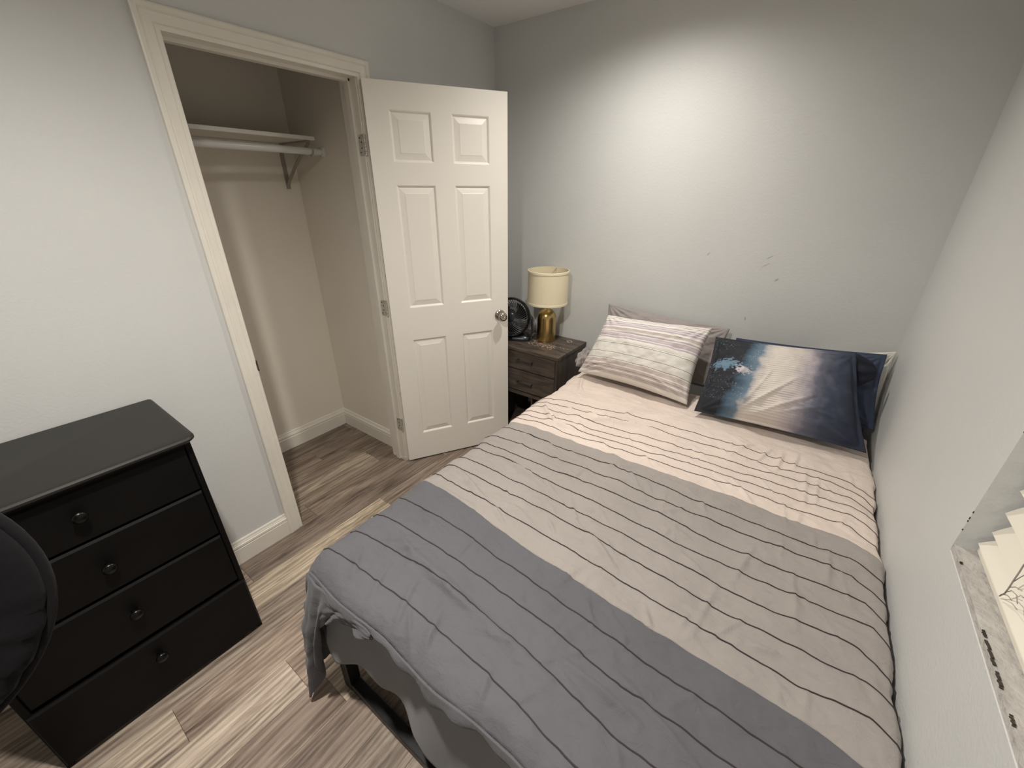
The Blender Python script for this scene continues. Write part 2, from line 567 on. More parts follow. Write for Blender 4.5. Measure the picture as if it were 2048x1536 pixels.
# door frame lining (jamb + stops)
jb = MB()
jb.box(-WT - 0.004, 0.001, D1 - 0.012, D1 + 0.004, 0, ZO + 0.006)
jb.box(-WT - 0.004, 0.001, D2 - 0.004, D2 + 0.012, 0, ZO + 0.006)
jb.box(-WT - 0.004, 0.001, D1 - 0.012, D2 + 0.012, ZO + 0.0, ZO + 0.014)
jb.box(-0.075, -0.040, D1 + 0.003, D1 + 0.015, 0, ZO)
jb.box(-0.075, -0.040, D2 - 0.015, D2 - 0.003, 0, ZO)
jb.box(-0.075, -0.040, D1 + 0.004, D2 - 0.004, ZO - 0.012, ZO + 0.001)
struct(jb.obj('trim_1', M['trim'], bevel=0.0015, seg=1))

# casing, mitred profile swept round the opening: a across (0 inner), b thickness
prof = [(0.0, 0.0), (0.0, 0.010), (0.003, 0.0115), (0.012, 0.0115), (0.015, 0.009), (0.018, 0.0125), (0.027, 0.0140), (0.036, 0.0155),
        (0.042, 0.0175), (0.046, 0.0150), (0.050, 0.0185), (0.060, 0.0185), (CW, 0.0165), (CW, 0.0)]
cv, cf = [], []
for (a, t) in prof:
    cv += [V(t, D2 + a, 0), V(t, D2 + a, ZO + a), V(t, D1 - a, ZO + a), V(t, D1 - a, 0)]
for i in range(len(prof) - 1):
    for k in range(3):
        cf.append((i * 4 + k, i * 4 + k + 1, (i + 1) * 4 + k + 1, (i + 1) * 4 + k))
n4 = len(prof)
cf.append(tuple(i * 4 for i in range(n4)))
cf.append(tuple(i * 4 + 3 for i in range(n4 - 1, -1, -1)))
struct(mk('trim_2', cv, cf, M['trim']))
# chipped paint and plaster at the foot of the hinge-side jamb
ch = MB()
for i in range(9):
    x = -0.118 + i * 0.0145
    ch.box(x, x + 0.012, D1 + 0.002, D1 + 0.0055 + 0.002 * random.random(), 0, 0.010 + 0.02 * random.random())
struct(ch.obj('trim_3', M['trim']))

# baseboards
BP = [(0.0, 0.0), (0.015, 0.0), (0.015, 0.082), (0.0125, 0.085), (0.0125, 0.0875), (0.0155, 0.0895), (0.0150, 0.100), (0.0105, 0.1025),
      (0.0105, 0.1065), (0.0085, 0.109), (0.0065, 0.116), (0.0070, 0.1185), (0.004, 0.123), (0.0, 0.123)]


def baseboard(name, p0, p1, nrm, m0=0, m1=0):
    """p0,p1: (x,d) along the wall; nrm: (x,d) into the room; m: mitre shift per unit thickness"""
    p0, p1, nrm = np.array(p0, float), np.array(p1, float), np.array(nrm, float)
    t = (p1 - p0) / np.linalg.norm(p1 - p0)
    v, f = [], []
    for (b_, z) in BP:
        for q, mm in ((p0, m0), (p1, -m1)):
            r = q + nrm * b_ + t * mm * b_
            v.append(V(r[0], r[1], z))
    k = len(BP)
    for i in range(k - 1):
        f.append((2 * i, 2 * i + 1, 2 * i + 3, 2 * i + 2))
    f.append(tuple(2 * i for i in range(k)))
    f.append(tuple(2 * i + 1 for i in range(k - 1, -1, -1)))
    return struct(mk(name, v, f, M['trim']))


baseboard('baseboard_left', (0, D2 + CW), (0, DEEP), (1, 0))
baseboard('baseboard_corner', (0, 0.0), (0, D1 - CW), (1, 0))
baseboard('baseboard_back', (0.016, 0), (W, 0), (0, 1))
baseboard('baseboard_right', (W, 0.016), (W, DEEP), (-1, 0))
baseboard('baseboard_closet_back', (CBX, CSD), (CBX, CLD), (1, 0), 1, 0)
baseboard('baseboard_closet_right', (CBX, CSD), (-WT - 0.005, CSD), (0, 1), 1, 0)

# floor: sub-floor and single planks
floor = struct(box('floor', CBX - 0.1, W + 0.1, -0.1, DEEP + 0.1, -0.1, -0.0085, M['blackmetal']))
PW, PL, X0 = 0.152, 1.22, 0.012
joints = {0: 2.02, 1: 1.33, 2: 0.62, 3: 2.42, 4: 2.11, 5: 2.055, -1: 1.62, -2: 1.10, -3: 1.86, -4: 1.32, -5: 0.98, 6: 1.25, 7: 2.52, 8: 1.7}
tone_of = {(0, 0): (0.72, 0.66, 0.62), (0, 1): (1.0, 0.93, 0.86), (1, 0): (0.85, 0.78, 0.72), (1, 1): (1.38, 1.32, 1.18), (2, 1): (1.12, 1.06, 1.0),
           (3, 0): (1.02, 0.93, 0.86), (3, 1): (1.32, 1.26, 1.17), (4, 0): (0.98, 0.88, 0.81), (4, 1): (1.38, 1.32, 1.24),
           (5, 0): (1.28, 1.22, 1.12), (5, 1): (0.92, 0.83, 0.78), (6, 1): (0.90, 0.82, 0.77), (-1, 0): (0.82, 0.75, 0.69), (-1, 1): (0.80, 0.74, 0.69),
           (-2, 1): (1.02, 0.97, 0.88), (-2, 0): (0.78, 0.71, 0.66), (-3, 0): (0.85, 0.78, 0.72), (-3, 1): (0.9, 0.8, 0.75), (-4, 0): (0.78, 0.71, 0.66),
           (-4, 1): (0.84, 0.76, 0.7), (-5, 0): (0.74, 0.68, 0.64), (-5, 1): (0.7, 0.64, 0.6)}
for k in range(-5, 15):
    xa, xb = X0 + k * PW, X0 + (k + 1) * PW
    closet_only = xb <= -WT + 0.05
    lo, hi = (CSD, CLD) if closet_only else (0.0, DEEP)
    xa, xb = max(xa, CBX), min(xb, W)
    if xb - xa < 0.01:
        continue
    j = joints.get(k, 0.3 + PL * random.random())
    j0 = j - PL * math.ceil((j - lo) / PL)
    s = 0
    d = j0
    while d < hi:
        a, b_ = max(d, lo), min(d + PL, hi)
        if b_ - a > 0.02:
            side = 0 if (a + b_) / 2 < j else 1
            # a low bevelled board
            g, hb, z1 = 0.0004, 0.0012, 0.0 + random.uniform(-0.0002, 0.0002)
            x0_, x1_, d0_, d1_ = xa + g, xb - g, a + g, b_ - g
            v = [V(x, dd, z) for (z, e) in ((-0.0085, 0), (z1 - 0.0008, 0), (z1, hb)) for (x, dd) in
                 ((x0_ + e, d0_ + e), (x1_ - e, d0_ + e), (x1_ - e, d1_ - e), (x0_ + e, d1_ - e))]
            f = [(8, 11, 10, 9)] + [(r * 4 + q, r * 4 + (q + 1) % 4, (r + 1) * 4 + (q + 1) % 4, (r + 1) * 4 + q) for r in (0, 1) for q in range(4)]
            o = mk('plank', v, f, M['plank'], floor)
            t = tone_of.get((k, side)) if abs(d - j) < 0.01 or abs(d + PL - j) < 0.01 else None
            if t is None:
                u = random.uniform(0.82, 1.15)
                t = (u, u * 0.94, u * 0.88)
            t = tuple(q ** 1.35 for q in t)
            o.color = (*t, 1)
        d += PL
        s += 1

# ------------------------------------------------------------------ window in the right wall
win = empty('window_1', V(W + 0.06, (WIN0 + WIN1) / 2, WINZ0))
win['kind'] = 'structure'
sill = MB()
nx, ny = 8, 70
sv = []
for i in range(nx):
    for j in range(ny):
        x = W + 0.0005 + (WT - 0.002) * i / (nx - 1)
        d = WIN0 + (WIN1 - WIN0) * j / (ny - 1)
        sv.append(V(x, d, WINZ0 - 0.002 + 0.003 * mnoise.noise(Vector((x * 60, d * 25, 3)))))
o = mk('window_sill', sv, grid_faces(nx, ny), M['sill'], win, smooth=True)
if o.data.polygons[0].normal.z < 0:
    o.data.flip_normals()
box('window_sill_core', W + 0.002, W + WT, WIN0, WIN1, WINZ0 - 0.02, WINZ0 - 0.008, M['sill'], win)
fr = MB()
xf = W + 0.085
for (a, b_) in ((WIN0, WIN0 + 0.035), (WIN1 - 0.035, WIN1), ((WIN0 + WIN1) / 2 - 0.02, (WIN0 + WIN1) / 2 + 0.02)):
    fr.box(xf, xf + 0.035, a, b_, WINZ0 - 0.004, WINZ1)
fr.box(xf, xf + 0.035, WIN0, WIN1, WINZ0 - 0.004, WINZ0 + 0.035)
fr.box(xf, xf + 0.035, WIN0, WIN1, WINZ1 - 0.035, WINZ1)
fr.obj('window_frame', M['shelf'], win, bevel=0.003)
for a, b_ in ((WIN0 + 0.035, (WIN0 + WIN1) / 2 - 0.02), ((WIN0 + WIN1) / 2 + 0.02, WIN1 - 0.035)):
    box('pane', xf + 0.014, xf + 0.018, a, b_, WINZ0 + 0.035, WINZ1 - 0.035, M['glass'], win)
# worn cracks where sill meets wall
ck = MB()
for (dc, ln, w_) in ((1.545, 0.010, 0.0013), (1.585, 0.035, 0.0014), (1.635, 0.02, 0.0018), (1.365, 0.004, 0.0012), (1.70, 0.012, 0.001)):
    n = 9
    for i in range(n - 1):
        a = dc + ln * (i / n - 0.5) * 1.6
        z = WINZ0 + 0.0005 + 0.0012 * math.sin(i * 2.1 + dc * 90)
        ck.box(W - 0.0009, W + 0.003, a, a + ln * 1.5 / n, z - w_ * (0.3 + 0.7 * random.random()), z + 0.0006)
for zc in (0.962, 0.985, 0.992, 1.008, 1.2):
    ck.box(W - 0.0006, W + 0.001, WIN0 - 0.0008, WIN0 + 0.0005, zc, zc + 0.003 + 0.003 * random.random())
ck.obj('sill_crack', M['crack'], win)

# scuffs on the bed-head wall
for (x, z, lx, lz, ang) in ((1.388, 1.306, 0.010, 0.003, 0.9), (1.664, 1.313, 0.016, 0.0025, 0.6), (1.654, 1.275, 0.02, 0.0018, 0.6), (1.716, 1.212, 0.010, 0.004, 0.8),
                            (1.625, 1.004, 0.0035, 0.010, 0.2)):
    n = 12
    ca, sa = math.cos(ang), math.sin(ang)
    vv = []
    for k in range(n):
        an = 2 * PI * k / n
        rr = 1 + 0.25 * math.sin(k * 2.3)
        px_, pz_ = lx * rr * math.cos(an), lz * rr * math.sin(an)
        vv.append(V(x + px_ * ca - pz_ * sa, 0.0004, z + px_ * sa + pz_ * ca))
    mk('scuff', vv, [tuple(range(n))], M['scuff'], wall_back)

# ================================================================== RECESSED LIGHTS
SPOT_ANG = math.radians(158)
for i, (lx, ld, pw) in enumerate(LIGHTS):
    lab = ['recessed ceiling light nearest the bed-head wall', 'recessed ceiling light above the foot of the bed'][i]
    t = empty('recessed_light', V(lx, ld, H), lab, 'ceiling light', 'recessed ceiling lights')
    MB().lathe([(0.052, 0.0), (0.052, -0.004), (0.060, -0.006), (0.085, -0.004), (0.088, 0.0)], V(lx, ld, H)).obj('trim_ring', M['rod'], t, smooth=True)
    MB().lathe([(0.0, -0.001), (0.051, -0.001)], V(lx, ld, H), n=32).obj('lens', M['lens'], t)
    ld_ = bpy.data.lights.new('downlight', 'SPOT')
    ld_.energy = pw
    ld_.color = LIGHT_COL
    ld_.spot_size = SPOT_ANG
    ld_.spot_blend = 1.0
    ld_.shadow_soft_size = 0.045
    lo = bpy.data.objects.new('downlight', ld_)
    COL.objects.link(lo)
    lo.parent = t
    lo.location = (0, 0, -0.012)

# ================================================================== CLOSET DOOR (open into the room)
HX, HD = 0.036, 0.996
FX, FD = 0.392, 0.400
du = Vector((FX - HX, -(FD - HD), 0)); DW = du.length; du.normalize()
dn = Vector((du.y, -du.x, 0))
if dn.y > 0 and dn.x < 0:
    dn = -dn
if dn.x < 0:
    dn = -dn
DZ0, DH, DT = 0.012, 2.032, 0.035
hp = Vector(V(HX, HD, 0))


def DP(u, n_, z):
    q = hp + du * u + dn * n_
    return (q.x, q.y, z)


def dbox(mb, u0, u1, n0, n1, z0, z1):
    v = [DP(u, n_, z) for z in (z0, z1) for n_ in (n1, n0) for u in (u0, u1)]
    f = [(0, 1, 3, 2), (4, 6, 7, 5), (0, 4, 5, 1), (2, 3, 7, 6), (0, 2, 6, 4), (1, 5, 7, 3)]
    mb.add(v, f)


door = empty('door_1', DP(0, 0, 0))
door['kind'] = 'structure'
US = [(0.105 * DW / 0.704, 0.304 * DW / 0.704), (0.405 * DW / 0.704, 0.602 * DW / 0.704)]
ZS = [(0.196, 0.822), (1.008, 1.622), (1.722, 1.935)]
# slab with six openings on both faces: cell grid
ulist = [0, US[0][0], US[0][1], US[1][0], US[1][1], DW]
zlist = [DZ0, ZS[0][0], ZS[0][1], ZS[1][0], ZS[1][1], ZS[2][0], ZS[2][1], DZ0 + DH]
sl = MB()
for iu in range(5):
    for iz in range(7):
        if iu in (1, 3) and iz in (1, 3, 5):
            continue
        a0, a1, c0, c1 = ulist[iu], ulist[iu + 1], zlist[iz], zlist[iz + 1]
        sl.add([DP(a0, 0, c0), DP(a1, 0, c0), DP(a1, 0, c1), DP(a0, 0, c1)], [(0, 1, 2, 3)])
        sl.add([DP(a0, -DT, c0), DP(a1, -DT, c0), DP(a1, -DT, c1), DP(a0, -DT, c1)], [(3, 2, 1, 0)])
for (a, b_) in (((0, DZ0), (DW, DZ0)), ((DW, DZ0), (DW, DZ0 + DH)), ((DW, DZ0 + DH), (0, DZ0 + DH)), ((0, DZ0 + DH), (0, DZ0))):
    sl.add([DP(a[0], 0, a[1]), DP(b_[0], 0, b_[1]), DP(b_[0], -DT, b_[1]), DP(a[0], -DT, a[1])], [(3, 2, 1, 0)])
sl.obj('slab', M['door'], door)
for (u0, u1) in US:
    for (z0, z1) in ZS:
        mb = MB()
        for side in (0, 1):
            rings = [(0.0, 0.0), (0.003, -0.0015), (0.006, -0.004), (0.010, -0.0085), (0.0125, -0.0085), (0.0155, -0.0075), (0.037, -0.0030), (0.039, -0.0018)]
            v, f = [], []
            for (ins, dep) in rings:
                nn = dep if side == 0 else -DT - dep
                v += [DP(u0 + ins, nn, z0 + ins), DP(u1 - ins, nn, z0 + ins), DP(u1 - ins, nn, z1 - ins), DP(u0 + ins, nn, z1 - ins)]
            for r in range(len(rings) - 1):
                for q in range(4):
                    ff = (r * 4 + q, r * 4 + (q + 1) % 4, (r + 1) * 4 + (q + 1) % 4, (r + 1) * 4 + q)
                    f.append(ff if side == 0 else ff[::-1])
            e = (len(rings) - 1) * 4
            f.append((e, e + 1, e + 2, e + 3) if side == 0 else (e + 3, e + 2, e + 1, e))
            mb.add(v, f)
        mb.obj('door_panel', M['door'], door)
# knobs
for s in (1, -1):
    off = 0 if s > 0 else -DT
    base = Vector(DP(0.650 * DW / 0.704, off, 0.912))
    ax = dn * s
    k = MB().lathe([(0.0, 0.0), (0.033, 0.0), (0.033, 0.002), (0.030, 0.007), (0.020, 0.011), (0.0125, 0.014), (0.0115, 0.026), (0.015, 0.031), (0.023, 0.036), (0.0268, 0.044),
                    (0.0272, 0.050), (0.0255, 0.058), (0.020, 0.0635), (0.011, 0.066), (0.009, 0.0655), (0.0085, 0.067), (0.0, 0.067)], base, ax, 36)
    o = k.obj('door_knob', M['nickel'], door, smooth=0.7)
    MB().lathe([(0.0065, 0.0), (0.0065, 0.006), (0.005, 0.0075), (0.0, 0.0078)], base + ax * 0.066, ax, 18).obj('lock_button', M['nickel'], o, smooth=0.7)
# latch plate on the door's free edge
mb = MB()
dbox(mb, DW - 0.0006, DW + 0.0006, -DT / 2 - 0.012, -DT / 2 + 0.012, 0.885, 0.94)
mb.obj('latch_plate', M['nickel'], door)
# hinges (painted over, worn)
M['hinge'] = simple('painted_hinge', (0.55, 0.52, 0.46), 0.35, metal=0.25, var=0.35, vscale=90)
for zc in (1.79, 1.014, 0.272):
    hg = MB()
    hg.box(-0.032, 0.003, D1 + 0.0035, D1 + 0.0062, zc - 0.044, zc + 0.044)
    o = hg.obj('hinge', M['hinge'], door, bevel=0.0008, seg=1)
    kn = MB()
    for q in range(5):
        z = zc - 0.044 + q * 0.0178
        kn.tube([V(0.012, D1 + 0.004, z + 0.0006), V(0.012, D1 + 0.004, z + 0.0170)], 0.0055, 12)
    kn.obj('knuckle', M['hinge'], o, smooth=0.7)
    sc_ = MB()
    for (dx, dz) in ((-0.024, 0.03), (-0.012, 0.012), (-0.024, -0.03), (-0.012, -0.012)):
        sc_.lathe([(0.0038, 0), (0.0038, 0.001), (0, 0.0014)], V(dx, D1 + 0.006, zc + dz), (0, -1, 0), 10)
    sc_.box(-0.0335, -0.032, D1 + 0.0038, D1 + 0.0052, zc - 0.042, zc + 0.02)
    sc_.obj('screw', M['crack'], o)
# strike plate notch on the latch-side casing
st = MB()
st.box(-0.024, 0.0125, D2 - 0.0052, D2 - 0.0035, 0.885, 0.935)
st.box(0.0095, 0.0125, D2 - 0.0045, D2 + 0.002, 0.89, 0.93)
struct(st.obj('trim_4', M['crack'], None, bevel=0.0008, seg=1))

# ================================================================== CLOSET SHELF, ROD
SH0, SH1, SHX = 0.985, CLD - 0.002, -0.425
t = empty('closet_shelf', V((CBX + SHX) / 2, 1.5, 1.60), 'white painted wooden shelf fixed high across the closet back wall', 'shelf')
box('shelf_board', CBX + 0.001, SHX, SH0, SH1, 1.833, 1.851, M['shelf'], t, bevel=0.0015, seg=1)
box('wall_cleat', CBX + 0.001, CBX + 0.018, SH0 + 0.02, SH1, 1.795, 1.832, M['shelf'], t)


def bracket(dc):
    m_ = MB()
    w_ = 0.011
    m_.box(CBX + 0.001, CBX + 0.006, dc - w_, dc + w_, 1.605, 1.832)
    m_.box(CBX + 0.004, -0.45, dc - w_, dc + w_, 1.826, 1.8315)
    # diagonal brace, slightly curved at the foot
    pts = [(CBX + 0.006, 1.622), (CBX + 0.02, 1.640), (-0.62, 1.722), (-0.47, 1.812), (-0.452, 1.822)]
    for (a, b_) in zip(pts[:-1], pts[1:]):
        dx, dz = b_[0] - a[0], b_[1] - a[1]
        l_ = math.hypot(dx, dz); nx_, nz_ = -dz / l_ * 0.0025, dx / l_ * 0.0025
        v = [V(q[0] + s_ * nx_, dd, q[1] + s_ * nz_) for q in (a, b_) for s_ in (-1, 1) for dd in (dc - w_ * 0.8, dc + w_ * 0.8)]
        m_.add(v, [(0, 1, 3, 2), (4, 6, 7, 5), (0, 4, 5, 1), (2, 3, 7, 6), (0, 2, 6, 4), (1, 5, 7, 3)])
    # hook under the rod
    hk = [V(-0.452, dc, 1.826), V(-0.470, dc, 1.80), V(-0.463, dc, 1.771), V(-0.443, dc, 1.7625), V(-0.424, dc, 1.772), V(-0.419, dc, 1.79)]
    m_.tube(hk, 0.0035, 8)
    return m_.obj('shelf_bracket', M['bracket'], t, bevel=0.0)


bracket(1.008)
bracket(1.86)
t = empty('closet_rod', V(-0.443, 1.5, 1.783), 'white round hanging rod below the front of the closet shelf', 'rod')
MB().tube([V(-0.443, CSD + 0.012, 1.783), V(-0.443, CLD - 0.012, 1.783)], 0.0165, 24).obj('pole', M['rod'], t, smooth=0.7)
for (dd, s) in ((CSD + 0.001, 1), (CLD - 0.001, -1)):
    MB().lathe([(0.0, 0), (0.028, 0), (0.028, 0.003), (0.0215, 0.006), (0.0205, 0.018), (0.0185, 0.018), (0.0185, 0.012), (0, 0.012)], V(-0.443, dd, 1.783), (0, -s, 0), 24).obj('rod_socket', M['rod'], t, smooth=0.7)

# ================================================================== DRESSER
DR0, DR1, DRZ = 2.092, 2.664, 0.888
dc_ = (DR0 + DR1) / 2
t = empty('dresser', V(0.22, dc_, 0), 'black wooden four-drawer dresser against the wall left of the closet', 'dresser')
bd = MB()
bd.box(0.020, 0.402, DR0, DR0 + 0.016, 0, DRZ)
bd.box(0.020, 0.402, DR1 - 0.016, DR1, 0, DRZ)
bd.box(0.020, 0.026, DR0, DR1, 0.02, DRZ)
bd.box(0.026, 0.398, DR0 + 0.016, DR1 - 0.016, 0.02, 0.035)
bd.box(0.380, 0.399, DR0 + 0.016, DR1 - 0.016, 0.862, DRZ)
bd.box(0.380, 0.392, DR0 + 0.016, DR1 - 0.016, 0.0, 0.03)
for z in (0.705, 0.508, 0.276):
    bd.box(0.34, 0.388, DR0 + 0.016, DR1 - 0.016, z - 0.008, z + 0.008)
bd.obj('body', M['black'], t, bevel=0.0015, seg=1)
# top with rounded front corners and soft edges
x0_, x1_, a0_, a1_, rr = 0.016, 0.430, 2.076, 2.680, 0.035
pl = [(x0_, a0_)] + [(x1_ - rr + rr * math.sin(a), a0_ + rr - rr * math.cos(a)) for a in np.linspace(0, PI / 2, 9)] + \
     [(x1_ - rr + rr * math.cos(a), a1_ - rr + rr * math.sin(a)) for a in np.linspace(0, PI / 2, 9)] + [(x0_, a1_)]
cx_, cd_ = 0.22, dc_
v, f = [], []
levels = [(DRZ, 0.010), (DRZ + 0.003, 0.004), (DRZ + 0.008, 0.0), (DRZ + 0.014, 0.0), (DRZ + 0.0195, 0.0035), (DRZ + 0.0225, 0.010)]
for (z, ins) in levels:
    for (x, d) in pl:
        dx, dd = x - cx_, d - cd_
        # inset toward the middle, back edge kept flush
        nx_ = x - (ins if x > cx_ else 0)
        nd_ = d - ins * (1 if dd > 0 else -1)
        v.append(V(nx_, nd_, z))
n = len(pl)
for r in range(len(levels) - 1):
    for k in range(n):
        f.append((r * n + k, (r + 1) * n + k, (r + 1) * n + (k + 1) % n, r * n + (k + 1) % n))
f.append(tuple(range(n)))
f.append(tuple((len(levels) - 1) * n + k for k in range(n - 1, -1, -1)))
M['blacktop'] = simple('black_dresser_top', (0.012, 0.011, 0.010), 0.46, var=0.1, vscale=3)
mk('dresser_top', v, f, M['blacktop'], t, smooth=0.5)
for (z0, z1, kz, proud) in ((0.709, 0.872, 0.800, 0.0), (0.512, 0.701, 0.606, 0.0), (0.284, 0.503, 0.407, 0.002), (0.018, 0.268, 0.195, 0.006)):
    xf_ = 0.404 + proud
    fd = MB()
    a0, a1 = DR0 + 0.0185, DR1 - 0.0185
    if z0 < 0.1:
        a0, a1 = DR0 + 0.003, DR1 - 0.003
    e = 0.007
    v = [V(0.386, a0, z0), V(0.386, a1, z0), V(0.386, a1, z1), V(0.386, a0, z1),
         V(xf_ - 0.005, a0, z0), V(xf_ - 0.005, a1, z0), V(xf_ - 0.005, a1, z1), V(xf_ - 0.005, a0, z1),
         V(xf_, a0 + e * 0.5, z0 + e * 0.5), V(xf_, a1 - e * 0.5, z0 + e * 0.5), V(xf_, a1 - e * 0.5, z1 - e), V(xf_, a0 + e * 0.5, z1 - e)]
    f = [(0, 1, 2, 3), (8, 11, 10, 9)] + [(r * 4 + q, (r + 1) * 4 + q, (r + 1) * 4 + (q + 1) % 4, r * 4 + (q + 1) % 4) for r in (0, 1) for q in range(4)]
    dr = mk('drawer', v, f, M['black'], t)
    MB().lathe([(0.0, 0), (0.009, 0), (0.008, 0.006), (0.009, 0.011), (0.0155, 0.016), (0.0175, 0.021), (0.0165, 0.026), (0.011, 0.030), (0.0, 0.0315)],
               V(xf_, dc_, kz), (1, 0, 0), 24).obj('knob', M['knob'], dr, smooth=True)

# ================================================================== NIGHTSTAND
NX0, NX1, ND1, NZ = 0.385, 0.746, 0.381, 0.695
NX0 = 0.283
t = empty('nightstand', V((NX0 + NX1) / 2, 0.2, 0), 'grey-brown wood nightstand with two drawers between door and bed', 'nightstand')
# the panel behind the open door stops short of it
NSF = 0.374
box('top_panel', NX0 - 0.0, NX1 + 0.004, 0.008, ND1, NZ - 0.020, NZ, M['nswood_x'], t, bevel=0.0015, seg=1)
for (a, b_) in ((NX0 + 0.002, NX0 + 0.018), (NX1 - 0.018, NX1)):
    box('side_panel', a, b_, 0.016, NSF, 0.0, NZ - 0.0205, M['nswood_z'], t, bevel=0.001, seg=1)
box('back_panel', NX0 + 0.018, NX1 - 0.018, 0.018, 0.024, 0.38, NZ - 0.021, M['nswood_x'], t)
box('lower_rail', NX0 + 0.018, NX1 - 0.018, NSF - 0.03, NSF - 0.001, 0.368, 0.392, M['nswood_x'], t, bevel=0.001, seg=1)
box('lower_shelf', NX0 + 0.018, NX1 - 0.018, 0.018, NSF - 0.004, 0.10, 0.116, M['nswood_x'], t, bevel=0.001, seg=1)
box('shelf_divider', 0.548, 0.556, 0.03, NSF - 0.02, 0.116, 0.367, M['nswood_z'], t)
for (z0, z1, hz) in ((0.5515, 0.671, 0.622), (0.400, 0.5455, 0.467)):
    dr = box('drawer', NX0 + 0.020, NX1 - 0.0195, NSF - 0.35, NSF + 0.001, z0, z1, M['nswood_x'], t, bevel=0.001, seg=1)
    hb = MB()
    hb.tube([V(0.452, NSF + 0.024, hz), V(0.574, NSF + 0.024, hz)], 0.0042, 10)
    for hx_ in (0.460, 0.566):
        hb.tube([V(hx_, NSF + 0.001, hz), V(hx_, NSF + 0.024, hz)], 0.0048, 10)
    hb.obj('handle', M['blackmetal'], dr, smooth=0.7)
# worn veneer on the top: bare flecks and a small diamond outline
wm = MB()
rg = random.Random(5)
for i in range(150):
    an, r_ = rg.uniform(0, 2 * PI), rg.gauss(0, 1)
    x = 0.565 + 0.055 * rg.gauss(0, 1); d = 0.232 + 0.022 * rg.gauss(0, 1)
    if not (0.44 < x < 0.72 and 0.17 < d < 0.33):
        continue
    w_, h_ = rg.uniform(0.0015, 0.008), rg.uniform(0.001, 0.0030)
    a = rg.uniform(-0.5, 0.5)
    n = 6
    wm.add([V(x + w_ * math.cos(q * PI / 3) * (0.7 + 0.3 * rg.random()), d + h_ * math.sin(q * PI / 3) + w_ * math.cos(q * PI / 3) * a, NZ + 0.0003) for q in range(n)], [tuple(range(n))])
for i in range(24):
    x, d = 0.462 + 0.012 * rg.gauss(0, 1), 0.19 + 0.008 * rg.gauss(0, 1)
    w_ = rg.uniform(0.003, 0.007)
    wm.add([V(x + w_ * math.cos(q * PI / 3), d + 0.5 * w_ * math.sin(q * PI / 3), NZ + 0.0003 + 0.00001 * i) for q in range(6)], [tuple(range(6))])
wm.obj('worn_fleck', M['wear'], t, kind='stuff')
dm = MB()
for q in range(4):
    a0, a1 = q * PI / 2, (q + 1) * PI / 2
    for (r0, r1) in ((0.017, 0.0225),):
        dm.add([V(0.657 + r * math.cos(a) * 1.0, 0.070 + r * math.sin(a) * 1.0, NZ + 0.0004) for (r, a) in ((r0, a0), (r1, a0), (r1, a1), (r0, a1))], [(0, 1, 2, 3)])
dm.obj('diamond_mark', M['wear'], t)

# ================================================================== TABLE LAMP
LX, LD = 0.514, 0.138
t = empty('table_lamp', V(LX, LD, NZ), 'brass dome table lamp with cream drum shade on the nightstand', 'lamp')
pr = [(0.0, 0.0), (0.060, 0.0), (0.061, 0.004)] + [(0.061, h) for h in (0.05, 0.10, 0.155)]
pr += [(0.061 * math.cos(a), 0.155 + 0.061 * math.sin(a)) for a in np.linspace(0.1, PI / 2 - 0.1, 12)]
pr += [(0.0055, 0.2155), (0.0055, 0.245)]
MB().lathe(pr, V(LX, LD, NZ), n=56).obj('dome_base', M['brass'], t, smooth=0.6)
MB().lathe([(0.0055, 0.24), (0.0055, 0.262), (0.014, 0.264), (0.014, 0.315), (0.010, 0.32), (0, 0.32)], V(LX, LD, NZ), n=20).obj('socket', M['brass'], t, smooth=0.6)
MB().lathe([(0.010, 0.318), (0.014, 0.335), (0.026, 0.362), (0.029, 0.382), (0.022, 0.402), (0.008, 0.412), (0, 0.413)], V(LX, LD, NZ), n=24).obj('bulb', M['bulb'], t, smooth=True)
SZ0, SZ1, SR = 0.252, 0.460, 0.129
sh = MB()
sh.lathe([(SR, SZ0), (SR - 0.001, (SZ0 + SZ1) / 2), (SR - 0.002, SZ1), (SR - 0.0045, SZ1), (SR - 0.0035, SZ0), (SR, SZ0)], V(LX, LD, NZ), n=64)
shd = sh.obj('lamp_shade', M['shade'], t, smooth=0.8)
for z in (SZ0 + 0.001, SZ1 - 0.013):
    MB().lathe([(SR - 0.004, z - 0.002), (SR + 0.0008, z - 0.002), (SR + 0.0016, z + 0.005), (SR + 0.0008, z + 0.012), (SR - 0.0045, z + 0.013)], V(LX, LD, NZ), n=64).obj('trim_band', M['shade_trim'], shd, smooth=0.8)
sp = MB()
for k in range(3):
    a = k * 2 * PI / 3 + 0.4
    sp.tube([V(LX, LD, NZ + SZ1 - 0.035), V(LX + 0.05 * math.cos(a), LD + 0.05 * math.sin(a), NZ + SZ1 - 0.034), V(LX + (SR - 0.004) * math.cos(a), LD + (SR - 0.004) * math.sin(a), NZ + SZ1 - 0.006)], 0.0016, 8)
sp.tube([V(LX, LD, NZ + SZ1 - 0.052), V(LX, LD, NZ + SZ1 - 0.03)], 0.006, 10)
sp.obj('shade_spider', M['brass'], shd)

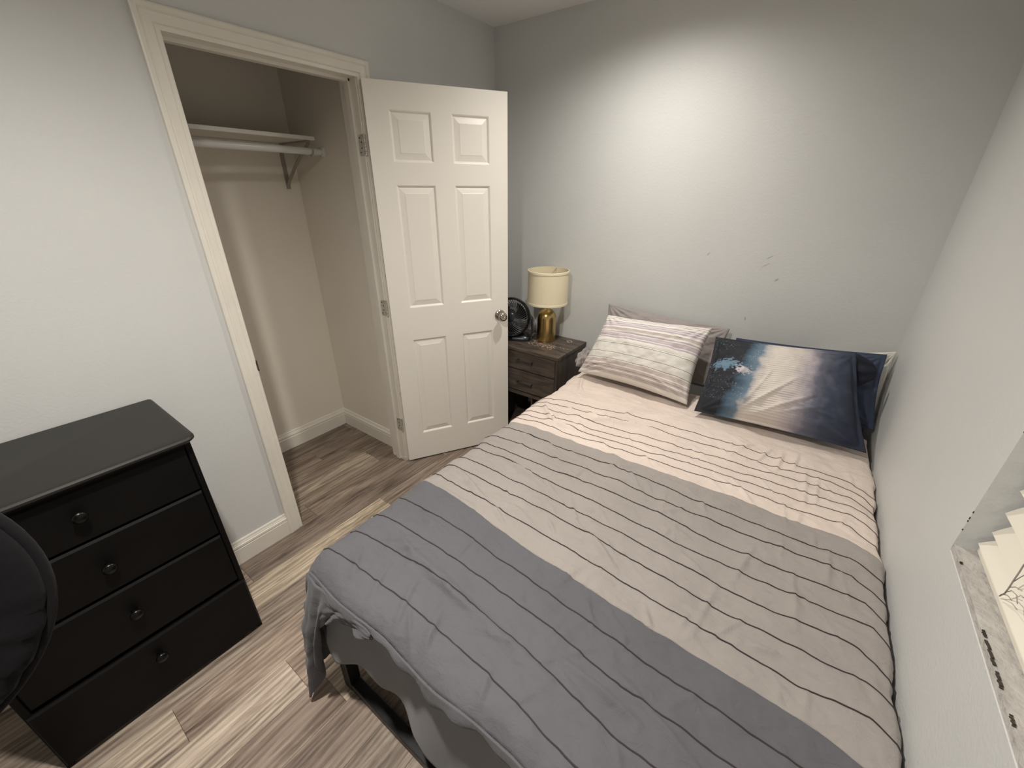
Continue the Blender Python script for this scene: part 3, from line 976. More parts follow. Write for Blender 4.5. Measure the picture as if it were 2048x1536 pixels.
# ================================================================== TABLE FAN
FC = Vector(V(0.305, 0.245, 0.843))
fax = Vector((0.38, -0.86, 0.22)).normalized()
t = empty('table_fan', V(0.325, 0.23, NZ), 'small black table fan half hidden behind the open door', 'fan')
R_ = 0.128
shell = MB()
shell.lathe([(R_ - 0.013, 0.034), (R_ - 0.005, 0.037), (R_, 0.030), (R_ + 0.001, 0.0), (R_ - 0.003, -0.028), (R_ - 0.010, -0.034), (R_ - 0.016, -0.032), (R_ - 0.010, -0.026),
             (R_ - 0.006, 0.0), (R_ - 0.008, 0.026), (R_ - 0.013, 0.030), (R_ - 0.013, 0.034)], FC, fax, 56)
shell.obj('housing', M['plastic'], t, smooth=0.7)
a_ = fax.orthogonal().normalized(); b_ = fax.cross(a_)
grl = MB()
rgr = MB()
for k in range(40):
    pts = []
    for s_ in np.linspace(0, 1, 7):
        an = 2 * PI * k / 44 + 0.55 * s_
        rr = 0.030 + (R_ - 0.040) * s_
        pts.append(FC + fax * (0.040 - 0.008 * s_ * s_) + (a_ * math.cos(an) + b_ * math.sin(an)) * rr)
    grl.tube(pts, 0.0021, 5, cap=False)
    rgr.tube([q - fax * 0.075 for q in pts], 0.0018, 4, cap=False)
grl.obj('front_grille', M['grille'], t)
rgr.obj('rear_grille', M['plastic'], t)
MB().lathe([(0.0, 0.050), (0.022, 0.048), (0.031, 0.042), (0.032, 0.034), (0.0, 0.030)], FC, fax, 32).obj('hub_cap', M['slate_plastic'], t, smooth=0.7)
for k in range(3):
    bl = []
    nu, nv = 8, 6
    for i in range(nu):
        for j in range(nv):
            rr = 0.022 + 0.080 * i / (nu - 1)
            an = 2 * PI * k / 3 + 1.35 * (j / (nv - 1)) * (0.65 + 0.35 * i / (nu - 1)) + 0.25 * i / (nu - 1)
            bl.append(FC + fax * (-0.016 + 0.026 * j / (nv - 1)) + (a_ * math.cos(an) + b_ * math.sin(an)) * rr)
    mk('fan_blade', bl, grid_faces(nu, nv), M['chair'], t, smooth=True)
MB().lathe([(0.0, -0.075), (0.034, -0.072), (0.036, -0.062), (0.032, -0.030), (0.026, -0.012), (0.0, -0.010)], FC, fax, 28).obj('motor_housing', M['plastic'], t, smooth=0.7)
bs = MB()
cfx, cfd = 0.336, 0.222
side = Vector((-fax.y, fax.x, 0)).normalized()
fwd = Vector((fax.x, fax.y, 0)).normalized()
ctr = Vector(V(cfx, cfd, NZ))
lv = [(0.0, 0.094, 0.062), (0.008, 0.097, 0.064), (0.022, 0.094, 0.058), (0.034, 0.080, 0.045), (0.042, 0.06, 0.030)]
v, f = [], []
n = 32
for (z, ra, rb) in lv:
    for k in range(n):
        an = 2 * PI * k / n
        c, s_ = math.cos(an), math.sin(an)
        e = 0.5
        v.append(tuple(ctr + side * ra * math.copysign(abs(c) ** e, c) + fwd * rb * math.copysign(abs(s_) ** e, s_) + Vector((0, 0, z))))
for r in range(len(lv) - 1):
    for k in range(n):
        f.append((r * n + k, r * n + (k + 1) % n, (r + 1) * n + (k + 1) % n, (r + 1) * n + k))
f.append(tuple(range(n - 1, -1, -1)))
f.append(tuple((len(lv) - 1) * n + k for k in range(n)))
bs.add(v, f)
bs.obj('fan_base', M['slate_plastic'], t, smooth=0.7)
for s_ in (1, -1):
    arm = MB()
    pts = [ctr + side * 0.086 * s_ + Vector((0, 0, 0.015)), ctr + side * 0.108 * s_ + Vector((0, 0, 0.055)), FC + side * (R_ + 0.010) * s_ + fax * -0.005 + Vector((0, 0, -0.03)), FC + side * (R_ + 0.009) * s_ + fax * -0.005 + Vector((0, 0, 0.004))]
    v, f = [], []
    for i, q in enumerate(pts):
        w_ = (0.036, 0.030, 0.018, 0.014)[i]
        for (sa, sb) in ((-1, -1), (1, -1), (1, 1), (-1, 1)):
            v.append(tuple(q + fwd * sa * w_ + side * sb * 0.006))
    for i in range(3):
        for k in range(4):
            f.append((i * 4 + k, i * 4 + (k + 1) % 4, (i + 1) * 4 + (k + 1) % 4, (i + 1) * 4 + k))
    f += [(3, 2, 1, 0), (12, 13, 14, 15)]
    arm.add(v, f)
    arm.obj('yoke_arm', M['slate_plastic'], t, bevel=0.003)
q0 = ctr + side * 0.0975 + Vector((0, 0, 0.004))
# small rating sticker on the right end of the base
stv = [q0 + fwd * a + Vector((0, 0, z)) + side * 0.0012 for (a, z) in ((-0.004, 0.0), (0.030, 0.0), (0.030, 0.018), (-0.004, 0.018))]
mk('sticker', stv, [(0, 1, 2, 3)], M['paper'], t)

# ================================================================== BED
BX0, BX1, BD0, BD1 = 0.872, 2.200, 0.03, 2.015
t = empty('metal_bed', V((BX0 + BX1) / 2, 1.02, 0), 'black metal bed frame showing its leg and floor rail at the foot', 'bed frame')
for (x, d) in ((0.892, 2.004), (2.185, 2.004), (0.892, 0.06), (2.185, 0.06), (1.54, 1.03)):
    box('leg', x - 0.021, x + 0.021, d - 0.021, d + 0.021, 0.0, 0.33, M['blackmetal'], t, bevel=0.003)
for d in (2.004, 0.06, 1.03):
    box('floor_rail', 0.912, 2.166, d - 0.019, d + 0.019, 0.0, 0.036, M['blackmetal'], t, bevel=0.003)
box('side_rail', BX0, BX0 + 0.035, BD0, BD1 - 0.012, 0.33, 0.365, M['blackmetal'], t, bevel=0.003)
box('side_rail', BX1 - 0.035, BX1, BD0, BD1 - 0.012, 0.33, 0.365, M['blackmetal'], t, bevel=0.003)
box('end_rail', BX0 + 0.035, BX1 - 0.035, BD1 - 0.047, BD1 - 0.012, 0.33, 0.365, M['blackmetal'], t, bevel=0.003)
box('end_rail', BX0 + 0.035, BX1 - 0.035, BD0, BD0 + 0.035, 0.33, 0.365, M['blackmetal'], t, bevel=0.003)
for i in range(11):
    d = 0.14 + i * 0.175
    box('slat', BX0 + 0.035, BX1 - 0.035, d, d + 0.05, 0.345, 0.360, M['blackmetal'], t)
mt = box('mattress', BX0 + 0.010, BX1 - 0.014, BD0 + 0.01, BD1 - 0.022, 0.366, 0.612, M['mattress'], None, bevel=0.055, seg=4, smooth=0.8)
tag(mt, 'pale mattress under the striped-edge bedding on the black frame', 'mattress')
mt['label'] = 'pale thick mattress lying under the comforter on the black frame'


def ridges(X, D, lst):
    out = np.zeros_like(X)
    for (x0, d0, x1, d1, w_, h_) in lst:
        dx, dd = x1 - x0, d1 - d0
        l2 = dx * dx + dd * dd
        tt = np.clip(((X - x0) * dx + (D - d0) * dd) / l2, 0, 1)
        px_, pd_ = x0 + tt * dx, d0 + tt * dd
        r = np.hypot(X - px_, D - pd_)
        env = np.sin(PI * np.clip(tt, 0.0, 1)) * 0.75 + 0.25
        # asymmetric crease: steep on one side
        sgn = ((X - px_) * (-dd) + (D - pd_) * dx) / math.sqrt(l2)
        rr = np.where(sgn > 0, r / w_, r / (w_ * 0.42))
        out += h_ * env * np.exp(-rr ** 2)
    return out


# profile of the comforter across the bed: (x, z)
PR = np.array([(0.852, 0.20), (0.846, 0.30), (0.846, 0.42), (0.850, 0.52), (0.857, 0.575), (0.870, 0.610), (0.892, 0.630), (0.925, 0.639), (1.0, 0.642),
               (1.25, 0.643), (1.6, 0.643), (1.9, 0.642), (2.08, 0.641), (2.15, 0.639), (2.195, 0.635), (2.222, 0.627), (2.234, 0.612), (2.238, 0.58), (2.238, 0.50)])
seg = np.r_[0, np.cumsum(np.hypot(*np.diff(PR, axis=0).T))]
SLEN = seg[-1]


def prof_at(s):
    x = np.interp(s, seg, PR[:, 0]); z = np.interp(s, seg, PR[:, 1])
    e = 0.012
    tx = np.interp(s + e, seg, PR[:, 0]) - np.interp(s - e, seg, PR[:, 0])
    tz = np.interp(s + e, seg, PR[:, 1]) - np.interp(s - e, seg, PR[:, 1])
    l_ = np.hypot(tx, tz) + 1e-9
    return x, z, -tz / l_, tx / l_


WR = [(1.02, 1.30, 1.30, 1.36, 0.016, 0.010), (0.95, 1.47, 1.16, 1.545, 0.018, 0.011), (1.50, 1.47, 1.62, 1.545, 0.016, 0.012), (1.10, 0.86, 1.45, 0.74, 0.016, 0.016),
      (1.00, 0.98, 1.22, 0.94, 0.016, 0.014), (0.95, 0.85, 1.06, 0.96, 0.012, 0.016), (1.05, 0.86, 1.04, 0.95, 0.012, 0.012), (0.93, 1.24, 1.12, 1.20, 0.012, 0.008),
      (0.97, 1.82, 1.62, 1.90, 0.020, 0.013), (1.62, 1.845, 1.80, 1.86, 0.013, 0.013), (1.74, 1.80, 1.95, 1.88, 0.014, 0.010), (1.95, 1.555, 2.02, 1.54, 0.010, 0.008),
      (1.90, 0.62, 1.86, 0.74, 0.010, 0.010), (1.94, 0.62, 1.93, 0.76, 0.010, 0.010), (1.99, 0.60, 1.98, 0.72, 0.011, 0.009), (1.84, 0.62, 1.77, 0.72, 0.011, 0.008),
      (2.02, 0.70, 2.03, 0.93, 0.010, 0.006), (2.06, 0.72, 2.06, 0.90, 0.008, 0.006), (1.40, 0.62, 1.62, 0.60, 0.02, 0.010), (1.10, 1.12, 1.3, 1.18, 0.014, 0.007),
      (1.14, 1.20, 1.36, 1.26, 0.016, 0.009), (1.74, 1.10, 1.77, 1.16, 0.010, 0.006), (1.92, 1.22, 1.89, 1.40, 0.012, 0.006), (1.86, 1.42, 1.84, 1.62, 0.011, 0.005),
      (1.72, 1.60, 1.76, 1.66, 0.010, 0.006), (2.02, 1.25, 2.04, 1.45, 0.012, 0.006), (2.1, 1.1, 2.1, 1.25, 0.012, 0.007), (0.96, 1.90, 1.06, 2.0, 0.012, 0.007),
      (1.08, 1.88, 1.15, 2.02, 0.010, 0.006), (1.2, 1.90, 1.26, 2.03, 0.012, 0.007), (1.32, 1.93, 1.36, 2.03, 0.014, 0.009), (1.5, 1.95, 1.53, 2.04, 0.012, 0.007),
      (0.94, 0.42, 1.02, 0.62, 0.014, 0.012), (1.0, 0.66, 1.35, 0.62, 0.016, 0.007)]
rg = random.Random(11)
for i in range(230):
    x, d = rg.uniform(0.9, 2.15), rg.uniform(0.5, 2.0)
    dens = 1.0 if x < 1.5 else 0.6
    a = rg.gauss(0.15, 0.7) if x < 1.5 else rg.gauss(1.3, 0.6)
    l_ = rg.uniform(0.04, 0.18)
    WR.append((x, d, x + l_ * math.cos(a), d + l_ * math.sin(a) * 0.7, rg.uniform(0.005, 0.012), rg.uniform(0.002, 0.0075) * dens))


def comforter_pts(S, D, lift=0.0):
    """S arc position across, D distance from the wall -> world points"""
    X, Z, NXn, NZn = prof_at(S)
    top = np.clip((NZn - 0.2) / 0.6, 0, 1)
    h = ridges(X, D, WR) * top * 1.15
    h += 0.0080 * fbm(X * 3.2, D * 4.2, 0.3, 2, 3.1) + 0.0060 * fbm(X * 10, D * 15, 0.7, 4, 9.2)
    # falling side by the closet: soft vertical folds
    fold = (1 - top) * (X < 1.2)
    h += fold * (0.010 * np.sin(D * 17 + 0.6) + 0.006 * np.sin(D * 31 + 2))
    foldr = (1 - top) * (X > 1.9)
    h += foldr * (-0.004 + 0.0035 * np.sin(D * 13 + 1) + 0.0025 * np.sin(D * 37))
    # roll over the foot edge
    e = np.clip((D - 1.985) / 0.062, 0, 1)
    dz = -0.030 * e ** 2.4
    px_ = X + NXn * (h + lift)
    pz_ = Z + NZn * (h + lift) + dz
    dd = D + 0.004 * np.sin(X * 19) * e
    px_ = np.minimum(px_, W - 0.0035)
    return np.stack([px_, -dd, pz_], -1)


def curve(knots, amp=0.0, ph=0.0):
    k = np.array(knots)
    return lambda x: np.interp(x, k[:, 0], k[:, 1]) + amp * np.sin(x * 23 + ph) * 0.6 + amp * np.sin(x * 61 + ph * 2) * 0.4


head = curve([(0.8, 0.30), (2.3, 0.26)])
bc = curve([(0.85, 1.062), (0.898, 1.046), (1.10, 1.041), (1.54, 1.031), (1.85, 1.027), (2.15, 1.017), (2.24, 1.05)], 0.003, 0.3)
bd_ = curve([(0.85, 1.585), (0.893, 1.587), (1.10, 1.600), (1.27, 1.623), (1.50, 1.640), (1.755, 1.658), (1.97, 1.657), (2.1, 1.668), (2.24, 1.69)], 0.002, 1.0)
foot = curve([(0.84, 2.040), (1.0, 2.046), (2.24, 2.046)])
sofx = lambda s: np.interp(s, seg, PR[:, 0])
comf = empty('comforter', V(1.54, 1.2, 0.2), 'pleated comforter in cream, taupe and slate bands covering the bed', 'comforter')


def panel(name, fa, fb, m_, s0=0.0, s1=None):
    s1 = SLEN if s1 is None else s1
    ns = 330
    sv = np.linspace(s0, s1, ns)
    xv = sofx(sv)
    a, b_ = fa(xv), fb(xv)
    nd = int(max(b_ - a) / 0.0055)
    tt = np.linspace(0, 1, nd)
    S = np.repeat(sv[:, None], nd, 1)
    D = a[:, None] * (1 - tt) + b_[:, None] * tt
    P = comforter_pts(S, D)
    o = mk(name, P.reshape(-1, 3), grid_faces(ns, nd), m_, comf, smooth=True)
    if o.data.polygons[len(o.data.polygons) // 2].normal.z < 0:
        o.data.flip_normals()
    so = o.modifiers.new('thick', 'SOLIDIFY')
    so.thickness = 0.010
    so.offset = -1
    return o


panel('cream_panel', head, bc, M['cream'])
panel('taupe_panel', bc, bd_, M['taupe'])
panel('slate_panel', bd_, foot, M['slate'])


def pleat(fn, m_, s0=0.10, s1=None, w_=0.0017):
    s1 = SLEN - 0.03 if s1 is None else s1
    n = int((s1 - s0) / 0.006)
    sv = np.linspace(s0, s1, n)
    xv = sofx(sv)
    dv = fn(xv) + 0.0016 * np.array([mnoise.noise(Vector((float(x) * 45, 1.3 * float(fn(0)), 0))) for x in xv])
    P = [comforter_pts(sv, dv + o_, l_) for (o_, l_) in ((-w_, 0.0002), (-w_ * 0.5, 0.0022), (w_ * 0.5, 0.0022), (w_, 0.0002))]
    v = np.stack(P, 1).reshape(-1, 3)
    f = grid_faces(n, 4)
    o = mk('pleat', v, f, m_, comf, smooth=True)
    return o


cream_l = [[(0.85, 0.80), (0.907, 0.753), (1.2, 0.70), (1.45, 0.665), (2.155, 0.687), (2.24, 0.74)], [(0.85, 0.84), (0.906, 0.812), (1.2, 0.770), (1.436, 0.735), (2.155, 0.735), (2.24, 0.79)],
           [(0.85, 0.89), (0.889, 0.873), (1.2, 0.850), (1.466, 0.822), (1.8, 0.800), (2.154, 0.781), (2.24, 0.83)], [(0.85, 0.95), (0.917, 0.925), (1.2, 0.905), (1.485, 0.877), (2.153, 0.834), (2.24, 0.88)],
           [(0.85, 0.985), (0.907, 0.965), (1.2, 0.95), (1.503, 0.930), (2.153, 0.887), (2.24, 0.93)], [(0.85, 1.02), (0.9, 1.006), (1.2, 0.995), (1.519, 0.977), (2.152, 0.95), (2.24, 0.99)]]
for i, k in enumerate(cream_l):
    pleat(curve(k, 0.004, i * 1.3), M['thread2'], w_=0.0013)
taupe_l = [[(0.85, 1.12), (0.903, 1.106), (1.143, 1.114), (1.565, 1.110), (1.893, 1.119), (2.15, 1.104), (2.24, 1.15)], [(0.85, 1.205), (0.902, 1.195), (1.187, 1.188), (1.59, 1.190), (2.149, 1.180), (2.24, 1.235)],
           [(0.85, 1.275), (0.903, 1.265), (1.234, 1.265), (1.614, 1.251), (1.917, 1.275), (2.18, 1.255), (2.24, 1.31)], [(0.85, 1.32), (0.884, 1.309), (1.27, 1.325), (1.644, 1.338), (1.926, 1.348), (2.19, 1.332), (2.24, 1.38)],
           [(0.85, 1.40), (0.874, 1.396), (1.314, 1.397), (1.671, 1.416), (1.938, 1.429), (2.164, 1.415), (2.24, 1.454)], [(0.85, 1.465), (0.898, 1.461), (1.356, 1.466), (1.697, 1.491), (2.09, 1.506), (2.171, 1.490), (2.24, 1.52)],
           [(0.85, 1.525), (0.973, 1.539), (1.412, 1.559), (1.726, 1.575), (2.058, 1.592), (2.176, 1.575), (2.24, 1.60)]]
for i, k in enumerate(taupe_l):
    pleat(curve(k, 0.0022, i * 1.7), M['thread'])
slate_l = [[(0.85, 1.70), (0.894, 1.700), (1.119, 1.691), (1.534, 1.721), (1.711, 1.735), (1.939, 1.745), (2.24, 1.75)], [(0.85, 1.80), (0.874, 1.796), (1.165, 1.781), (1.507, 1.793), (1.747, 1.820), (2.24, 1.83)],
           [(0.85, 1.885), (0.897, 1.878), (1.17, 1.861), (1.495, 1.872), (1.787, 1.912), (2.24, 1.92)], [(0.85, 1.975), (0.925, 1.971), (1.156, 1.960), (1.469, 1.964), (1.617, 1.981), (1.727, 1.995), (2.24, 2.0)]]
for i, k in enumerate(slate_l):
    pleat(curve(k, 0.0016, i * 1.1 + 4), M['thread'], w_=0.0019)

# foot hem of the comforter: short fall with a rolled edge and a gathered pucker
ns, nb = 300, 12
sv = np.linspace(0.36, SLEN - 0.06, ns)
xv = sofx(sv)
base = comforter_pts(sv, foot(xv))
hv = []
for i in range(ns):
    x = xv[i]
    drop = 0.026 + 0.008 * math.sin(x * 9) + 0.008 * math.sin(x * 23 + 1) + 0.030 * math.exp(-((x - 1.38) / 0.05) ** 2) + 0.05 * max(0, x - 1.6)
    for j in range(nb):
        b_ = j / (nb - 1)
        yy = 0.005 * math.sin(b_ * PI * 0.8) + (0.006 * math.sin(x * 31) + 0.004 * math.sin(x * 67 + 2)) * b_
        hv.append((base[i][0], base[i][1] - yy, base[i][2] - drop * b_))
o = mk('foot_hem', hv, grid_faces(ns, nb), M['slate'], comf, smooth=True)
so = o.modifiers.new('thick', 'SOLIDIFY'); so.thickness = 0.005; so.offset = -1
# corner of the comforter hanging almost to the floor at the foot
na, nb = 110, 70


def path(tbl, a):
    tb = np.array(tbl)
    return np.array([np.interp(a, tb[:, 0], tb[:, k]) for k in (1, 2, 3)])


TOPP = [(0, 0.858, 1.80, 0.600), (0.30, 0.868, 1.96, 0.606), (0.42, 0.878, 2.01, 0.600), (0.52, 0.90, 2.046, 0.596), (0.62, 0.95, 2.054, 0.600), (0.72, 1.02, 2.054, 0.606), (1, 1.20, 2.054, 0.612)]
BOTP = [(0, 0.846, 1.80, 0.28), (0.20, 0.835, 1.93, 0.20), (0.36, 0.795, 2.03, 0.10), (0.48, 0.790, 2.085, 0.060), (0.56, 0.835, 2.110, 0.030), (0.64, 0.885, 2.092, 0.17), (0.72, 0.915, 2.075, 0.40), (0.84, 1.03, 2.060, 0.53), (1, 1.20, 2.056, 0.59)]
cv_ = []
for i in range(na):
    a = i / (na - 1)
    T, B_ = path(TOPP, a), path(BOTP, a)
    T0, T1 = path(TOPP, max(0, a - 0.03)), path(TOPP, min(1, a + 0.03))
    tg = (T1 - T0)[:2]; tg = tg / (np.linalg.norm(tg) + 1e-9)
    nrm = np.array([-tg[1], tg[0]])
    if nrm[1] < 0 and nrm[0] > 0:
        nrm = -nrm
    if a > 0.55 and nrm[1] < 0:
        nrm = -nrm
    for j in range(nb):
        b_ = j / (nb - 1)
        q = T * (1 - b_) + B_ * b_
        bulge = 0.020 * math.sin(b_ * PI) * math.exp(-((a - 0.45) / 0.25) ** 2)
        amp = 0.030 * b_ * (0.3 + 0.7 * math.exp(-((a - 0.5) / 0.22) ** 2))
        fo = amp * (0.65 * math.sin(a * 46 + 1.5 * b_) + 0.35 * math.sin(a * 83 + 4 * b_)) + 0.004 * mnoise.noise(Vector((a * 14, b_ * 8, 1)))
        cr = 0.010 * math.exp(-((b_ - 0.33 - 0.25 * (a - 0.4)) / 0.05) ** 2) - 0.008 * math.exp(-((b_ - 0.62) / 0.05) ** 2)
        off = bulge + fo + cr * math.exp(-((a - 0.45) / 0.15) ** 2)
        cv_.append(V(q[0] + nrm[0] * off, q[1] + nrm[1] * off, q[2]))
o = mk('corner_drape', cv_, grid_faces(na, nb), M['slate'], comf, smooth=True)
so = o.modifiers.new('thick', 'SOLIDIFY'); so.thickness = 0.007; so.offset = 0

# grey sheet hanging at the foot, plus its bunched corner at the head
hem = np.array([(0.90, 0.36), (0.93, 0.29), (0.955, 0.255), (1.0, 0.275), (1.056, 0.305), (1.10, 0.298), (1.146, 0.284), (1.198, 0.296), (1.24, 0.295), (1.274, 0.272), (1.33, 0.274), (1.356, 0.251),
                (1.426, 0.202), (1.6, 0.17), (2.19, 0.16)])
sheet = empty('bed_sheet', V(1.54, 2.02, 0.16), 'plain grey sheet hanging loose over the foot of the mattress', 'sheet')
na, nb = 240, 50
sv_ = []
for i in range(na):
    x = 0.915 + (2.19 - 0.915) * i / (na - 1)
    hz = np.interp(x, hem[:, 0], hem[:, 1])
    for j in range(nb):
        b_ = j / (nb - 1)
        z = 0.615 * (1 - b_) + hz * b_
        y = 2.016 + 0.022 * b_ ** 1.3 + b_ * (0.016 * math.sin(x * 14 + 1) + 0.008 * math.sin(x * 33 + 2 * b_)) + 0.005 * mnoise.noise(Vector((x * 9, z * 7, 2)))
        if b_ < 0.12:
            y -= (0.12 - b_) * 0.25
        sv_.append(V(x, y, z))
o = mk('sheet_fall', sv_, grid_faces(na, nb), M['sheet'], sheet, smooth=True)
so = o.modifiers.new('thick', 'SOLIDIFY'); so.thickness = 0.0025; so.offset = 0
# bunched corner beside the striped pillow
bv, bf = [], []
nu, nv = 40, 24
for i in range(nu):
    for j in range(nv):
        th, ph = 2 * PI * i / nu, PI * j / (nv - 1)
        dx, dy, dz = math.cos(th) * math.sin(ph), math.sin(th) * math.sin(ph), math.cos(ph)
        k_ = 1 + 0.30 * mnoise.noise(Vector((dx * 2.2, dy * 2.2, dz * 2.2))) + 0.16 * math.sin(9 * th + 3 * ph)
        bv.append(V(0.858 + 0.040 * dx * k_, 0.235 + 0.085 * dy * k_, 0.678 + 0.052 * dz * k_))
for i in range(nu):
    for j in range(nv - 1):
        bf.append((i * nv + j, ((i + 1) % nu) * nv + j, ((i + 1) % nu) * nv + j + 1, i * nv + j + 1))
mk('bunched_corner', bv, bf, M['greycase'], sheet, smooth=True)


# ================================================================== PILLOWS
def pillow(name, TL, TR, BR, BL, T, m_, label, seed, flange=0.0, flat=0.40, ears=0.02, sag=0.0, wr=0.006, creases=()):
    """corners as (x, d, z); front faces the room"""
    TL, TR, BR, BL = [np.array(q, float) * (1, -1, 1) for q in (TL, TR, BR, BL)]
    nu, nv = 110, 84
    U, Vv = np.meshgrid(np.linspace(0, 1, nu), np.linspace(0, 1, nv), indexing='ij')
    # pinch the sides between the corners
    pu = U + 0.0
    pin_u = ears * np.sin(PI * Vv) * (1 - 2 * U)
    pin_v = ears * 1.2 * np.sin(PI * U) * (1 - 2 * Vv)
    a = np.clip(U + pin_u, -0.1, 1.1)[..., None]
    b_ = np.clip(Vv + pin_v, -0.1, 1.1)[..., None]
    C = (BL * (1 - a) + BR * a) * (1 - b_) + (TL * (1 - a) + TR * a) * b_
    nrm = np.cross(BR - BL, TL - BL); nrm /= np.linalg.norm(nrm)
    if nrm[1] > 0:
        nrm = -nrm
    fu = np.clip((U - flange) / (1 - 2 * flange), 0, 1); fv = np.clip((Vv - flange) / (1 - 2 * flange), 0, 1)
    th = T / 2 * (np.sin(PI * fu) ** flat) * (np.sin(PI * fv) ** flat)
    nz1 = fbm(U * 5, Vv * 4, seed, 3, seed)
    nz2 = fbm(U * 14, Vv * 11, seed + 5, 3, seed)
    # gathers radiating from the corners
    gath = np.zeros_like(U)
    for (cu, cv__) in ((0, 0), (1, 0), (0, 1), (1, 1)):
        r = np.hypot(U - cu, Vv - cv__)
        an = np.arctan2(Vv - cv__, U - cu)
        gath += np.sin(an * 17 + seed) * np.exp(-((r - 0.14) / 0.12) ** 2)
    w_ = (wr * nz1 + wr * 0.6 * nz2 + 0.0045 * gath)
    if creases:
        w_ = w_ + ridges(U, Vv, creases)
    edge = np.clip(th / (T / 2) * 2, 0, 1)
    front = C + nrm * (th + 0.002 + w_ * (0.35 + 0.65 * edge))[..., None]
    back = C - nrm * (np.where(th > 0, th, 0) * 0.85 + 0.002 - w_ * (0.35 + 0.2 * (1 - edge)))[..., None]
    v = np.concatenate([front.reshape(-1, 3), back.reshape(-1, 3)])
    v[:, 0] = np.minimum(v[:, 0], W - 0.004)
    v[:, 1] = np.minimum(v[:, 1], -0.003)
    f = grid_faces(nu, nv)
    k = nu * nv
    f2 = [(q[3] + k, q[2] + k, q[1] + k, q[0] + k) for q in f]
    f = f + f2
    rim = [(i, 0) for i in range(nu)] + [(nu - 1, j) for j in range(1, nv)] + [(i, nv - 1) for i in range(nu - 2, -1, -1)] + [(0, j) for j in range(nv - 2, 0, -1)]
    idx = [i * nv + j for (i, j) in rim]
    for q in range(len(idx)):
        a0, a1 = idx[q], idx[(q + 1) % len(idx)]
        f.append((a0, a1, a1 + k, a0 + k))
    uv = np.concatenate([np.stack([U, Vv], -1).reshape(-1, 2)] * 2)
    o = mk(name, v, f, m_, None, smooth=True, uvs=uv)
    me = o.data
    bm = bmesh.new(); bm.from_mesh(me); bmesh.ops.recalc_face_normals(bm, faces=bm.faces); bm.to_mesh(me); bm.free()
    tag(o, label, 'pillow', 'pillows at the head of the bed')
    return o


pillow('pillow', (1.95, 0.045, 0.915), (2.232, 0.045, 0.972), (2.236, 0.13, 0.664), (1.95, 0.12, 0.66), 0.075, M['whitecase'],
       'white pillow at the very back in the corner by the right wall', 1.2)
navy = pillow('pillow', (1.62, 0.115, 0.930), (2.198, 0.10, 0.968), (2.236, 0.23, 0.668), (1.62, 0.215, 0.662), 0.09, M['navycase'],
              'plain navy blue pillow standing behind the ocean print pillow', 2.7, flange=0.03)
pillow('pillow', (0.900, 0.06, 0.985), (1.575, 0.06, 0.955), (1.575, 0.18, 0.662), (0.915, 0.17, 0.662), 0.10, M['greycase'],
       'plain taupe grey pillow leaning on the wall behind the striped pillow', 3.9)
pillow('pillow', (0.968, 0.215, 0.960), (1.515, 0.215, 0.985), (1.520, 0.470, 0.668), (0.915, 0.435, 0.675), 0.195, M['striped'],
       'white pillow with lavender and grey stripes, left front on the bed', 5.1, ears=0.03, wr=0.007,
       creases=[(0.05, 0.70, 0.75, 0.66, 0.035, -0.012), (0.75, 0.66, 0.97, 0.42, 0.03, -0.010), (0.62, 0.86, 0.95, 0.70, 0.02, 0.006), (0.70, 0.16, 0.93, 0.06, 0.018, 0.009), (0.08, 0.12, 0.30, 0.20, 0.02, 0.007), (0.40, 0.90, 0.55, 0.80, 0.015, 0.005)])
ocean_p = pillow('pillow', (1.545, 0.245, 0.955), (2.085, 0.215, 0.985), (2.200, 0.475, 0.672), (1.565, 0.520, 0.672), 0.195, M['ocean'],
                 'pillow printed with dark water fading through white to navy', 6.6, flange=0.035, wr=0.008,
                 creases=[(0.27, 0.07, 0.60, 0.52, 0.016, 0.010), (0.36, 0.06, 0.72, 0.38, 0.018, 0.012), (0.29, 0.14, 0.46, 0.62, 0.014, 0.007), (0.42, 0.08, 0.80, 0.30, 0.016, 0.008), (0.60, 0.25, 0.90, 0.20, 0.02, 0.006), (0.12, 0.30, 0.30, 0.62, 0.016, 0.006)])
# hanging end of the navy pillowcase
ev = []
nu, nv = 16, 16
cs = [V(2.088, 0.225, 0.985), V(2.145, 0.200, 0.955), V(2.172, 0.215, 0.885), V(2.120, 0.245, 0.845)]
for i in range(nu):
    for j in range(nv):
        a, b_ = i / (nu - 1), j / (nv - 1)
        q = (Vector(cs[0]) * (1 - a) + Vector(cs[1]) * a) * (1 - b_) + (Vector(cs[3]) * (1 - a) + Vector(cs[2]) * a) * b_
        q += Vector((0.012 * math.sin(b_ * PI) * (2 * a - 1), -0.018 * math.sin(a * PI) * math.sin(b_ * PI) - 0.004 * math.sin(b_ * 17), 0))
        ev.append(tuple(q))
o = mk('pillowcase_opening', ev, grid_faces(nu, nv), M['darknavy'], navy, smooth=True)
so = o.modifiers.new('thick', 'SOLIDIFY'); so.thickness = 0.004; so.offset = 0
o['label'] = 'very dark open end of the navy pillowcase'

